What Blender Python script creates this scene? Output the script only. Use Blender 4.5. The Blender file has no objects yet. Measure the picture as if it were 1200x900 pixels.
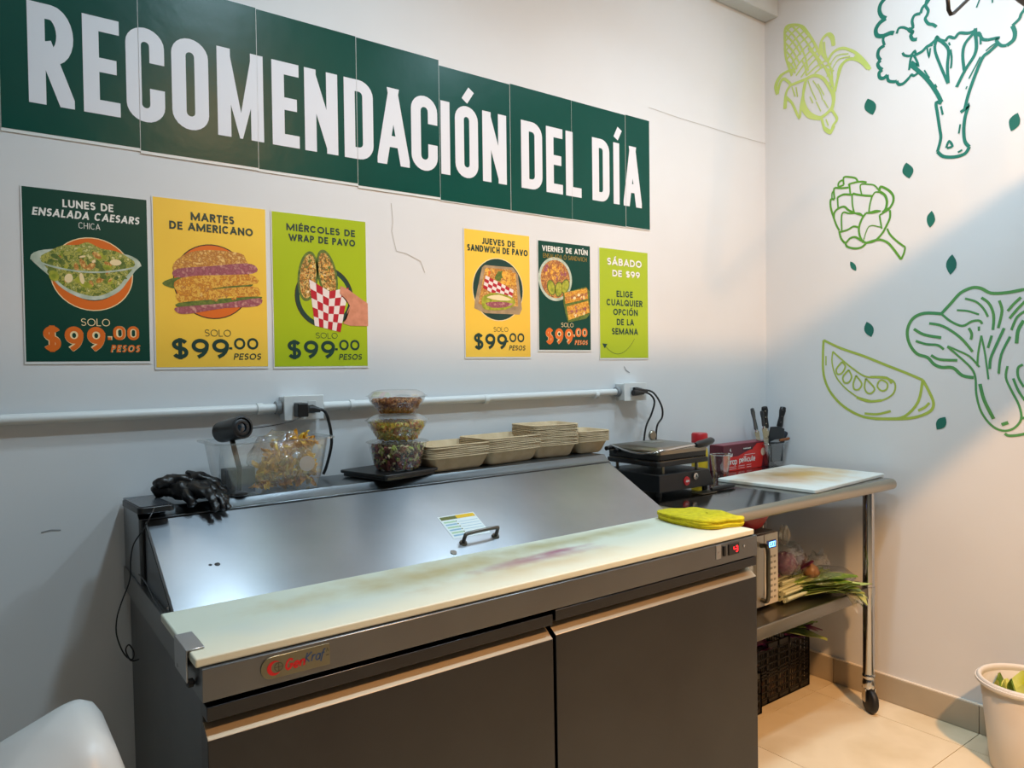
import bpy, math, random
from mathutils import Vector, Matrix
random.seed(7)
S = bpy.context.scene
COL = S.collection
# ------------------------------------------------------------------ camera, world, lights, exposure
def cam_basis(yaw, pitch, roll):
    yaw, pitch, roll = map(math.radians, (yaw, pitch, roll))
    F = Vector((math.cos(yaw)*math.cos(pitch), math.sin(yaw)*math.cos(pitch), math.sin(pitch)))
    R = Vector((math.sin(yaw), -math.cos(yaw), 0)); U = R.cross(F)
    return R*math.cos(roll)+U*math.sin(roll), -R*math.sin(roll)+U*math.cos(roll), F
cd = bpy.data.cameras.new('camera'); cam = bpy.data.objects.new('camera', cd); COL.objects.link(cam)
R_, U_, F_ = cam_basis(53.25, -1.3, -0.7)
M3 = Matrix((R_, U_, -F_)).transposed()
cam.matrix_world = Matrix.Translation((-3.00675, -2.05105, 1.3775)) @ M3.to_4x4()
cd.sensor_width = 36; cd.lens = 868.5/1200*36; cd.clip_start = .05
S.camera = cam
S.view_settings.view_transform = 'Standard'; S.view_settings.look = 'None'
S.view_settings.gamma = 1; S.view_settings.exposure = 0.0
S.view_settings.use_curve_mapping = False
W = bpy.data.worlds.new('room_light'); S.world = W; W.use_nodes = True
W.node_tree.nodes['Background'].inputs[0].default_value = (.56, .63, .70, 1)
W.node_tree.nodes['Background'].inputs[1].default_value = .13
def area(name, loc, size, energy, color, spread=180, target=None):
    l = bpy.data.lights.new(name, 'AREA'); l.shape = 'DISK'; l.size = size; l.energy = energy
    l.color = color; l.spread = math.radians(spread)
    o = bpy.data.objects.new(name, l); COL.objects.link(o); o.location = loc
    if target: o.rotation_euler = (Vector(target)-Vector(loc)).to_track_quat('-Z', 'Y').to_euler()
    return o
COOL = (.64, .85, 1.0); WARM = (1.0, .53, .22)
LAMPS = [(-2.08, -.85), (-.87, -.85)]
for k, (x, y) in enumerate(LAMPS):
    area('cool_lamp_and_fill', (x, y, 3.085), .16, 7, COOL, 128)
    area('cool_lamp_and_fill', (x, -1.42, 3.085), .16, 16 if k == 0 else 11.5, COOL)  # added second row, evens out brightness up the wall
area('cool_lamp_and_fill', (-.5, -.8, 3.085), .16, 7, COOL)
area('cool_lamp_and_fill', (-2.95, -1.1, 3.085), .16, 3, COOL)  # added to lift the dim upper left wall
area('warm_lamp_light', (-1.75, -2.76, 3.0), .16, 47, WARM, 112, target=(-.3, -.7, .2))
area('unseen_rear_light', (-2.6, -4.6, 2.9), .5, 5, (1, .8, .6), target=(-1.6, -1, .6))  # unseen weak light behind the camera, aimed towards the counter
# ------------------------------------------------------------------ materials
def lin(c):
    if isinstance(c, str):
        c = c.lstrip('#'); c = [int(c[i:i+2], 16)/255 for i in (0, 2, 4)]
        c = [v/12.92 if v <= .04045 else ((v+.055)/1.055)**2.4 for v in c]
    return tuple(c[:3])+(1,)
MATS = {}
def mat(name, col, rough=.5, metal=0, var=None, vscale=20, vamt=.5, bump=0, bscale=60, aniso=0, tang=None,
        emit=0, spec=None, coat=0, stretch=None):
    if name in MATS: return MATS[name]
    m = bpy.data.materials.new(name); MATS[name] = m; m.use_nodes = True
    nt = m.node_tree; b = nt.nodes['Principled BSDF']; N = nt.nodes.new; L = nt.links.new
    b.inputs['Base Color'].default_value = lin(col); b.inputs['Roughness'].default_value = rough
    b.inputs['Metallic'].default_value = metal
    if spec is not None: b.inputs['Specular IOR Level'].default_value = spec
    if coat: b.inputs['Coat Weight'].default_value = coat; b.inputs['Coat Roughness'].default_value = .08
    if aniso:
        b.inputs['Anisotropic'].default_value = aniso
        if tang:
            v = N('ShaderNodeCombineXYZ')
            for i in range(3): v.inputs[i].default_value = tang[i]
            L(v.outputs[0], b.inputs['Tangent'])
    tc = None
    def coord(sc):
        nonlocal tc
        if tc is None: tc = N('ShaderNodeTexCoord')
        mp = N('ShaderNodeMapping'); L(tc.outputs['Object'], mp.inputs[0])
        mp.inputs['Scale'].default_value = stretch or (1, 1, 1)
        n = N('ShaderNodeTexNoise'); L(mp.outputs[0], n.inputs['Vector']); n.inputs['Scale'].default_value = sc
        n.inputs['Detail'].default_value = 4
        return n
    if var:
        vs = [var] if isinstance(var, str) else list(var)
        n = coord(vscale); r = N('ShaderNodeValToRGB'); L(n.outputs[0], r.inputs[0])
        cols = [col]+vs; e = r.color_ramp.elements
        lo, hi = .5-.25*(1.2-vamt), .5+.25*(1.2-vamt)
        e[0].position = lo; e[0].color = lin(cols[0]); e[1].position = hi; e[1].color = lin(cols[-1])
        for i, c in enumerate(cols[1:-1]):
            x = e.new(lo+(hi-lo)*(i+1)/(len(cols)-1)); x.color = lin(c)
        L(r.outputs[0], b.inputs['Base Color'])
    if bump:
        n = coord(bscale); bp = N('ShaderNodeBump'); bp.inputs['Strength'].default_value = min(1, bump)
        bp.inputs['Distance'].default_value = .002*max(1, bump); L(n.outputs[0], bp.inputs['Height']); L(bp.outputs[0], b.inputs['Normal'])
    if emit:
        b.inputs['Emission Color'].default_value = lin(col); b.inputs['Emission Strength'].default_value = emit
    return m
def clear(name, tint=(.95, .96, .96), gloss=.12, rough=.06, haze=None, hz=.0, bump=0, bscale=40):
    if name in MATS: return MATS[name]
    m = bpy.data.materials.new(name); MATS[name] = m; m.use_nodes = True
    nt = m.node_tree; nt.nodes.remove(nt.nodes['Principled BSDF']); N = nt.nodes.new; L = nt.links.new
    out = nt.nodes['Material Output']
    t = N('ShaderNodeBsdfTransparent'); t.inputs[0].default_value = tint+(1,)
    g = N('ShaderNodeBsdfGlossy'); g.inputs['Roughness'].default_value = rough
    lw = N('ShaderNodeLayerWeight'); lw.inputs[0].default_value = .35
    mm = N('ShaderNodeMath'); mm.operation = 'MULTIPLY_ADD'; L(lw.outputs['Facing'], mm.inputs[0])
    mm.inputs[1].default_value = .5; mm.inputs[2].default_value = gloss*.5
    mx = N('ShaderNodeMixShader'); L(mm.outputs[0], mx.inputs[0]); L(t.outputs[0], mx.inputs[1]); L(g.outputs[0], mx.inputs[2])
    last = mx
    if hz:
        d = N('ShaderNodeBsdfDiffuse'); d.inputs[0].default_value = lin(haze or '#e8e8e8')
        m2 = N('ShaderNodeMixShader'); m2.inputs[0].default_value = hz; L(mx.outputs[0], m2.inputs[1]); L(d.outputs[0], m2.inputs[2]); last = m2
    if bump:
        tc = N('ShaderNodeTexCoord'); n = N('ShaderNodeTexNoise'); n.inputs['Scale'].default_value = bscale; L(tc.outputs['Object'], n.inputs['Vector'])
        bp = N('ShaderNodeBump'); bp.inputs['Strength'].default_value = bump; bp.inputs['Distance'].default_value = .01
        L(n.outputs[0], bp.inputs['Height']); L(bp.outputs[0], g.inputs['Normal']); L(bp.outputs[0], lw.inputs['Normal'])
    L(last.outputs[0], out.inputs[0]); return m
wall_m = mat('wall_paint', '#dadcdd', .62, var='#d3d4d4', vscale=1.3, bump=.25, bscale=9)
ceil_m = mat('ceiling_paint', '#d5d6d4', .8)
trim_m = mat('trim_paint', '#c9ccca', .6)
tile_m = mat('floor_tile_glaze', '#e0cfae', .25, var=('#e8d8b8', '#d6c39e'), vscale=3, vamt=.3)
tilebb_m = mat('skirting_tile_glaze', '#a99c86', .3, var='#b3a690', vscale=4)
grout_m = mat('grout', '#7d6c55', .9)
steel = mat('brushed_steel', '#b4b6b8', .32, 1, var='#a2a4a7', vscale=3, vamt=.2, aniso=.75, tang=(0, .75, .66), bump=.05, bscale=200)
steel_lid = mat('lid_steel', '#b2b6bc', .34, 1, var='#a0a5ab', vscale=5, vamt=.2, aniso=.9, tang=(0, .9, .42), bump=.06, bscale=12)
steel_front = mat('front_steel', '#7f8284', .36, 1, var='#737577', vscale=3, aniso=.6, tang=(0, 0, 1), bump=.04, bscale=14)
steel_hood = mat('hood_steel', '#7f8488', .34, 1, bump=.05, bscale=14)
steel_chamfer_lit = mat('chamfer_steel_lit', '#b9ab95', .55, 1)  # paler, warmer steel: lamp glow put into the chamfer colour
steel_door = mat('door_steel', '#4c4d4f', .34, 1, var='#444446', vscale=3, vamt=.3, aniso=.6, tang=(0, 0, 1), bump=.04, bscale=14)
steel_dark = mat('side_steel', '#6c7074', .38, 1, var='#5c6064', vscale=2.5, bump=.1, bscale=10)
table_steel = mat('table_steel', '#9c9a95', .13, 1, var='#8a8884', vscale=4, bump=.04, bscale=9)
edge_steel = mat('table_edge_steel', '#b5ac9c', .35, 1)
shelf_steel = mat('shelf_steel', '#8f887b', .3, 1, bump=.08, bscale=12)
chrome = mat('chrome', '#c4c4c4', .12, 1)
black_gap = mat('gasket_and_gap_shade', '#0b0b0c', .6)  # near-black for the gasket, and painted shade in gaps, recesses and slots
black_pl = mat('black_plastic', '#141517', .38)
black_matte = mat('black_enamel', '#17181a', .42, bump=.05)
rubber = mat('black_rubber', '#101011', .55)
glove_m = mat('black_nitrile', '#0c0d0f', .36, bump=.5, bscale=70)
white_pl = mat('white_plastic', '#d9dad8', .35)
white_pipe = mat('white_conduit', '#d4d6d4', .4)
bucket_m = mat('bucket_plastic', '#d8d2c8', .45)
poly_board = mat('poly_board', '#dcdfd4', .42)
red_led = mat('red_led', '#ff1c28', .4, emit=3)
blue_led = mat('blue_led', '#7fc0ff', .4, emit=2.5)
# ------------------------------------------------------------------ mesh helpers
class MB:
    def __init__(s): s.v = []; s.f = []; s.m = []; s.mats = []
    def mi(s, m):
        if m not in s.mats: s.mats.append(m)
        return s.mats.index(m)
    def add(s, vs, fs, m):
        b = len(s.v); s.v += [tuple(v) for v in vs]; k = s.mi(m)
        for f in fs: s.f.append([b+i for i in f]); s.m.append(k)
    def box(s, a, b, m, rot=None, org=None):
        x0, y0, z0 = a; x1, y1, z1 = b
        vs = [Vector(p) for p in ((x0,y0,z0),(x1,y0,z0),(x1,y1,z0),(x0,y1,z0),(x0,y0,z1),(x1,y0,z1),(x1,y1,z1),(x0,y1,z1))]
        if rot is not None:
            o = Vector(org) if org else (Vector(a)+Vector(b))/2
            vs = [o+rot@(v-o) for v in vs]
        s.add(vs, [(3,2,1,0),(4,5,6,7),(0,1,5,4),(1,2,6,5),(2,3,7,6),(3,0,4,7)], m)
    def prism(s, pts, axis, a, b, m):
        """pts: 2D outline, extruded along axis (0 x: pts are (y,z); 1 y: (x,z); 2 z: (x,y))"""
        def P(p, t): return ((t, p[0], p[1]), (p[0], t, p[1]), (p[0], p[1], t))[axis]
        n = len(pts); vs = [P(p, a) for p in pts]+[P(p, b) for p in pts]
        fs = [tuple(range(n))[::-1], tuple(range(n, 2*n))]+[(i, (i+1) % n, n+(i+1) % n, n+i) for i in range(n)]
        s.add(vs, fs, m)
    def tube(s, path, r, m, n=10, closed=False, cap=True):
        P = [Vector(p) for p in path]; k = len(P); rs = r if isinstance(r, (list, tuple)) else [r]*k
        prev = None; vs = []
        for i in range(k):
            if closed: t = P[(i+1) % k]-P[i-1]
            else: t = P[min(i+1, k-1)]-P[max(i-1, 0)]
            if t.length < 1e-9: t = Vector((0, 0, 1))
            t.normalize()
            if prev is None:
                a = Vector((0, 0, 1)) if abs(t.z) < .9 else Vector((1, 0, 0)); u = t.cross(a).normalized()
            else:
                u = prev-t*prev.dot(t)
                u = u.normalized() if u.length > 1e-6 else t.orthogonal().normalized()
            prev = u; w = t.cross(u)
            for j in range(n):
                a = 2*math.pi*j/n; vs.append(P[i]+(u*math.cos(a)+w*math.sin(a))*rs[i])
        fs = []
        for i in range(k if closed else k-1):
            for j in range(n):
                a, b = i*n+j, i*n+(j+1) % n; c, d = ((i+1) % k)*n+(j+1) % n, ((i+1) % k)*n+j
                fs.append((a, b, c, d))
        if cap and not closed: fs += [tuple(range(n))[::-1], tuple((k-1)*n+j for j in range(n))]
        s.add(vs, fs, m)
    def lathe(s, prof, c, m, n=28, axis=(0, 0, 1), close=False):
        ax = Vector(axis).normalized(); u = ax.orthogonal().normalized(); w = ax.cross(u); c = Vector(c)
        vs = []; k = len(prof)
        for r, h in prof:
            for j in range(n):
                a = 2*math.pi*j/n; vs.append(c+ax*h+(u*math.cos(a)+w*math.sin(a))*r)
        fs = [(i*n+j, i*n+(j+1) % n, (i+1)*n+(j+1) % n, (i+1)*n+j) for i in range(k-1) for j in range(n)]
        if prof[0][0] > 1e-6 and not close: fs.append(tuple(range(n))[::-1])
        if prof[-1][0] > 1e-6 and not close: fs.append(tuple((k-1)*n+j for j in range(n)))
        s.add(vs, fs, m)
    def loops(s, loops, m, cap0=True, cap1=True):
        n = len(loops[0]); vs = [p for l in loops for p in l]
        fs = [(i*n+j, i*n+(j+1) % n, (i+1)*n+(j+1) % n, (i+1)*n+j) for i in range(len(loops)-1) for j in range(n)]
        if cap0: fs.append(tuple(range(n))[::-1])
        if cap1: fs.append(tuple((len(loops)-1)*n+j for j in range(n)))
        s.add(vs, fs, m)
    def build(s, name, parent=None, smooth=None, loc=None):
        me = bpy.data.meshes.new(name); me.from_pydata(s.v, [], s.f)
        for m in s.mats: me.materials.append(m)
        me.polygons.foreach_set('material_index', s.m)
        me.update()
        if smooth is not None:
            me.polygons.foreach_set('use_smooth', [True]*len(s.f)); me.set_sharp_from_angle(angle=math.radians(smooth))
        o = bpy.data.objects.new(name, me); COL.objects.link(o)
        if parent: o.parent = parent
        if loc: o.location = loc
        return o
def tag(o, label, cat, group=None, kind=None):
    o['label'] = label; o['category'] = cat
    if group: o['group'] = group
    if kind: o['kind'] = kind
    return o
def thing(name, loc, label, cat, group=None, rz=0):
    o = bpy.data.objects.new(name, None); COL.objects.link(o); o.location = loc; o.rotation_euler = (0, 0, rz)
    o.empty_display_size = .05
    return tag(o, label, cat, group)
def bev(o, w=.002, seg=2):
    m = o.modifiers.new('edge', 'BEVEL'); m.width = w; m.segments = seg; m.limit_method = 'ANGLE'
    for p in o.data.polygons: p.use_smooth = True
    o.data.set_sharp_from_angle(angle=math.radians(50)); return o
def box(name, a, b, m, parent=None, bw=0, seg=2, rot=None):
    k = MB(); k.box(a, b, m, rot); o = k.build(name, parent)
    if bw: bev(o, bw, seg)
    return o
def struct(o): o['kind'] = 'structure'; return o
def cr(pts, n=6, closed=False):
    """Catmull-Rom through pts"""
    P = [Vector(p) for p in pts]; out = []; k = len(P)
    if k < 3: return P
    for i in range(k if closed else k-1):
        g = (lambda j: P[j % k]) if closed else (lambda j: P[max(0, min(k-1, j))])
        p0, p1, p2, p3 = g(i-1), g(i), g(i+1), g(i+2)
        for j in range(n):
            t = j/n
            out.append(.5*((2*p1)+(p2-p0)*t+(2*p0-5*p1+4*p2-p3)*t*t+(3*p1-p0-3*p2+p3)*t**3))
    if not closed: out.append(P[-1])
    return out
def rrect(w, d, r, n=6, z=0, cx=0, cy=0):
    o = []
    for sx, sy, a0 in ((1, 1, 0), (-1, 1, 90), (-1, -1, 180), (1, -1, 270)):
        for i in range(n+1):
            a = math.radians(a0+90*i/n); o.append((cx+sx*(w/2-r)+r*math.cos(a), cy+sy*(d/2-r)+r*math.sin(a), z))
    return o
# ------------------------------------------------------------------ flat 2D strokes (lettering and painted lines)
def ribbon(pts, t, ext=0, closed=False):
    """list of quads (4 2D points each) that follow pts with width t"""
    P = [Vector(p) for p in pts]; q = []
    P = [p for i, p in enumerate(P) if i == 0 or (p-P[i-1]).length > 1e-7]
    if len(P) < 2: return q
    if closed and (P[0]-P[-1]).length < 1e-7: P = P[:-1]
    if not closed and ext:
        P[0] = P[0]+(P[0]-P[1]).normalized()*ext; P[-1] = P[-1]+(P[-1]-P[-2]).normalized()*ext
    k = len(P); L = []; Rr = []
    for i in range(k):
        a = P[i]-P[i-1] if (i > 0 or closed) else P[1]-P[0]
        b = P[(i+1) % k]-P[i] if (i < k-1 or closed) else P[-1]-P[-2]
        a.normalize(); b.normalize()
        na, nb = Vector((-a.y, a.x)), Vector((-b.y, b.x)); m = na+nb
        if m.length < .2: m = na; s = 1
        else:
            m.normalize(); s = min(1/max(.3, m.dot(na)), 2.4)
        L.append(P[i]+m*s*t/2); Rr.append(P[i]-m*s*t/2)
    for i in range(k if closed else k-1):
        j = (i+1) % k; q.append([L[i], Rr[i], Rr[j], L[j]])
    return q
def clip(poly, ax, lo, hi):
    for sgn, lim in ((1, lo), (-1, -hi)):
        out = []
        for i in range(len(poly)):
            a, b = poly[i-1], poly[i]; da, db = sgn*a[ax]-lim, sgn*b[ax]-lim
            if (da >= 0) != (db >= 0): out.append(a+(b-a)*(da/(da-db)))
            if db >= 0: out.append(b)
        poly = out
        if len(poly) < 3: return []
    return poly
def el(cx, cy, rx, ry, a0, a1, n=None):
    n = n or max(4, int(abs(a1-a0)/15)); return [(cx+rx*math.cos(math.radians(a0+(a1-a0)*i/n)), cy+ry*math.sin(math.radians(a0+(a1-a0)*i/n))) for i in range(n+1)]
def glyph(ch, w, h, t):
    """monoline capital letter in a box w x h, stroke t; quads"""
    acc = ch in 'ÁÉÍÓÚ'; base = {'Á': 'A', 'É': 'E', 'Í': 'I', 'Ó': 'O', 'Ú': 'U'}.get(ch, ch)
    W_, H_ = w-t, h-t; r = min(W_, H_)/2; X = W_; Y = H_; st = []   # strokes in inset box
    cx = X/2
    E = t/2
    if base == 'A': st = [([(0, 0), (cx, Y*1.0)], t), ([(cx, Y), (X, 0)], t), ([(X*.2, Y*.27), (X*.8, Y*.27)], 0)]
    elif base == 'B': st = [([(0, 0), (0, Y)], E), ([(0, Y), (X*.55, Y)]+el(X*.55, Y*.765, X*.38, Y*.235, 90, -90)+[(0, Y*.53)], 0), ([(0, Y*.53), (X*.6, Y*.53)]+el(X*.6, Y*.265, X*.4, Y*.265, 90, -90)+[(0, 0)], 0)]
    elif base == 'C': st = [(([(X, Y*.66)] if w <= h*.6 else [])+el(cx, Y-r, X/2, r, 35 if w > h*.6 else 0, 180)+el(cx, r, X/2, r, 180, 325 if w > h*.6 else 360)+([(X, Y*.34)] if w <= h*.6 else []), 0)]
    elif base == 'D': st = [([(0, 0), (0, Y)], E), ([(0, Y), (X-r, Y)]+el(X-r, Y-r, r, r, 90, 0)+el(X-r, r, r, r, 0, -90)+[(0, 0)], 0)] if w < h*.6 else [([(0, 0), (0, Y)], E), ([(0, Y), (X*.4, Y)]+el(X*.4, Y/2, X*.6, Y/2, 90, -90)+[(0, 0)], 0)]
    elif base == 'E': st = [([(0, 0), (0, Y)], E), ([(0, Y), (X, Y)], E), ([(0, Y*.51), (X*.85, Y*.51)], E), ([(0, 0), (X, 0)], E)]
    elif base == 'F': st = [([(0, 0), (0, Y)], E), ([(0, Y), (X, Y)], E), ([(0, Y*.5), (X*.85, Y*.5)], E)]
    elif base == 'G': st = [(el(cx, Y-r, X/2, r, 30, 180)+el(cx, r, X/2, r, 180, 360)+[(X, Y*.45), (X*.55, Y*.45)], 0)]
    elif base == 'H': st = [([(0, 0), (0, Y)], E), ([(X, 0), (X, Y)], E), ([(0, Y/2), (X, Y/2)], 0)]
    elif base == 'I': st = [([(cx, 0), (cx, Y)], E)]
    elif base == 'J': st = [([(X, Y), (X, r)]+el(cx, r, X/2, r, 0, -160), 0), ([(X, Y-.001), (X, Y)], E)]
    elif base == 'K': st = [([(0, 0), (0, Y)], E), ([(0, Y*.4), (X, Y)], t), ([(X*.3, Y*.55), (X, 0)], t)]
    elif base == 'L': st = [([(0, 0), (0, Y)], E), ([(0, 0), (X, 0)], E)]
    elif base == 'M': st = [([(0, 0), (0, Y)], E), ([(X, 0), (X, Y)], E), ([(0, Y), (cx, Y*.05), (X, Y)], t*.5)]
    elif base == 'N': st = [([(0, 0), (0, Y)], E), ([(X, 0), (X, Y)], E), ([(0, Y), (X, 0)], t)]
    elif base in 'OQ':
        st = [(el(cx, Y-r, X/2, r, 0, 180)+el(cx, r, X/2, r, 180, 360)+[(X, Y-r)], 'c')]
        if base == 'Q': st.append(([(X*.6, Y*.3), (X, 0)], t))
    elif base in 'PR':
        q = Y*.26
        st = [([(0, 0), (0, Y)], E), ([(0, Y), (X-q if X > 2*q else X*.5, Y)]+el(X-q if X > 2*q else X*.5, Y-q, q if X > 2*q else X*.5, q, 90, -90)+[(0, Y-2*q)], 0)]
        if base == 'R': st.append(([(X*.42, Y-2*q), (X, 0)], t))
    elif base in 'S$':
        st = [(el(cx, Y*.76, X/2, Y*.24, 25, 270)+el(cx, Y*.26, X/2, Y*.26, 90, -155)[1:], 0)]
        if base == '$': st.append(([(cx, -Y*.14), (cx, Y*1.14)], 0))
    elif base == 'T': st = [([(0, Y), (X, Y)], E), ([(cx, 0), (cx, Y)], E)]
    elif base == 'U': st = [([(0, Y), (0, r)]+el(cx, r, X/2, r, 180, 360)+[(X, Y)], E)]
    elif base == 'V': st = [([(0, Y), (cx, 0)], t), ([(cx, 0), (X, Y)], t)]
    elif base == 'W': st = [([(0, Y), (X*.27, 0)], t), ([(X*.27, 0), (cx, Y*.9), (X*.73, 0)], t*.3), ([(X*.73, 0), (X, Y)], t)]
    elif base == 'X': st = [([(0, 0), (X, Y)], t), ([(0, Y), (X, 0)], t)]
    elif base == 'Y': st = [([(0, Y), (cx, Y*.45)], t), ([(X, Y), (cx, Y*.45)], t), ([(cx, 0), (cx, Y*.5)], E)]
    elif base == 'Z': st = [([(0, Y), (X, Y)], E), ([(0, 0), (X, 0)], E), ([(0, 0), (X, Y)], 0)]
    elif base == '0': st = [(el(cx, Y-r, X/2, r, 0, 180)+el(cx, r, X/2, r, 180, 360)+[(X, Y-r)], 'c')]
    elif base == '9':
        q = Y*.31; st = [(el(cx, Y-q, X/2, q, 0, 345)+[(X, Y-q)], 'c'), (el(cx-X*.35, Y-q, X*.85, Y-q, 0, -70), E)]
    elif base == '.': st = [([(0, 0), (max(X, .0001), 0)], E)]
    q = []
    for si, (p, e) in enumerate(st):
        rb = ribbon(p, t, 0 if e == 'c' else e, e == 'c')
        lim = base not in '$'
        for poly in rb:
            poly = [Vector((v.x+t/2, v.y+t/2, si*2e-5)) for v in poly]
            if lim and e != 'c' and base not in '.': 
                poly = clip(poly, 0, 0, w); poly = clip(poly, 1, 0, h) if poly else poly
            if poly: q.append(poly)
    if acc:
        a = Vector((w*.42, h*1.07)); b = Vector((w*.72, h*1.24)) if base != 'I' else Vector((w*1.1, h*1.24))
        q += [[Vector((v.x, v.y, 6e-5)) for v in p] for p in ribbon([a, b], t*.75)]
    return q
GW = {'I': .26, 'M': 1.05, 'W': 1.25, 'E': .58, 'F': .55, 'L': .52, 'J': .5, 'O': .95, 'Q': .95, 'C': .82, 'G': .9, 'D': .78, 'S': .6, 'P': .62, 'B': .66, 'R': .66,
      'T': .62, 'N': .8, 'A': .85, 'U': .74, 'Z': .65, 'V': .82, '$': .62, '9': .68, '0': .78, '.': .22, 'H': .75, 'K': .7, ' ': .38}
def text2d(s, x0, y0, width, h, t=.17, slant=0, gap=.13):
    """quads of a line of capitals fitted to width; t = stroke / height"""
    base = {'Á': 'A', 'É': 'E', 'Í': 'I', 'Ó': 'O', 'Ú': 'U'}
    ws = [max(GW.get(base.get(c, c), .7), t*1.1) for c in s]
    tot = sum(ws)+gap*(len(s)-1); k = width/(tot*h); x = 0; q = []
    for c, w in zip(s, ws):
        if c != ' ':
            gw = w*h*k
            tt = min(t*h, gw*.98)
            for poly in glyph(c, gw, h, tt):
                q.append([Vector((x0+x+p.x+slant*p.y, y0+p.y, p.z)) for p in poly])
        x += (w+gap)*h*k
    return q
# ------------------------------------------------------------------ the setting
ZC = 3.12
fl = struct(box('floor', (-5.5, -5, -.06), (0, 0, -.004), grout_m))
G = .5705; n_t = 0; tile_mesh = {}
xs = [0, -.156]+[-.156-G*i for i in range(1, 10)]; ys = [0, -.333]+[-.333-G*i for i in range(1, 8)]
for i in range(len(xs)-1):
    for j in range(len(ys)-1):
        sx, sy = xs[i]-xs[i+1], ys[j]-ys[j+1]; key = (round(sx, 3), round(sy, 3))
        if key not in tile_mesh:
            o = box('floor_tile', (-sx/2+.0013, -sy/2+.0013, -.004), (sx/2-.0013, sy/2-.0013, 0), tile_m, fl); tile_mesh[key] = o.data
        else:
            o = bpy.data.objects.new('floor_tile', tile_mesh[key]); COL.objects.link(o); o.parent = fl
        o.location = ((xs[i]+xs[i+1])/2, (ys[j]+ys[j+1])/2, 0)
wb = struct(box('wall_back', (-5.5, 0, 0), (.12, .12, ZC), wall_m))
wr = struct(box('wall_right', (0, -5, 0), (.12, 0, ZC), wall_m))
struct(box('ceiling', (-5.5, -5, ZC), (.12, .12, ZC+.1), ceil_m))
tr = struct(box('trim_1', (-5.5, -.07, 2.945), (0, 0, ZC), trim_m)); bev(tr, .004)
bb = struct(box('baseboard_right', (-.009, -5, 0), (0, 0, .1), grout_m))
for a, b in [(ys[i], ys[i+1]) for i in range(len(ys)-1)]:
    box('skirting_tile', (-.014, b+.001, .001), (-.001, a-.001, .104), tilebb_m, bb, .0015)
bb2 = struct(box('baseboard_back', (-5.5, -.009, 0), (-.014, 0, .1), grout_m))
for a, b in [(xs[i], xs[i+1]) for i in range(len(xs)-1)]:
    box('skirting_tile', (b+.001, -.014, .001), (min(a, -.014)-.001, -.001, .104), tilebb_m, bb2, .0015)
edge_highlight = mat('skirting_edge_highlight', '#e0d6c4', .7)  # pale strip paints the highlight along the skirting's top edge
box('edge_highlight_line', (-.013, -5, .104), (0, -.013, .109), edge_highlight, bb, .001); box('edge_highlight_line', (-5.5, -.013, .104), (-.013, 0, .109), edge_highlight, bb2, .001)
def wall_line(name, pts, w, m, parent, ax='y'):
    k = MB()
    for qd in ribbon(pts, w):
        k.add([(p.x, -.0009, p.y) for p in qd] if ax == 'y' else [(-.0009, p.x, p.y) for p in qd], [(0, 1, 2, 3)], m)
    return k.build(name, parent)
crack = mat('plaster_crack', '#8f9293', .9); crack2 = mat('plaster_crack_faint', '#b5b1aa', .9)
wall_line('plaster_crack', [(-.78, 2.405), (-.6, 2.398), (-.42, 2.396), (-.25, 2.392), (0, 2.393)], .0022, crack2, wb)
wall_line('plaster_crack', [(-1.93, 1.885), (-1.925, 1.83), (-1.93, 1.80), (-1.915, 1.74), (-1.88, 1.735), (-1.83, 1.715), (-1.815, 1.68)], .002, crack2, wb)
wall_line('plaster_crack', [(-.93, 1.375), (-.92, 1.36), (-.90, 1.35)], .004, crack, wb)
wall_line('plaster_crack', [(-2.86, 1.003), (-2.84, 1.006), (-2.82, 1.003)], .003, crack, wb)
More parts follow.
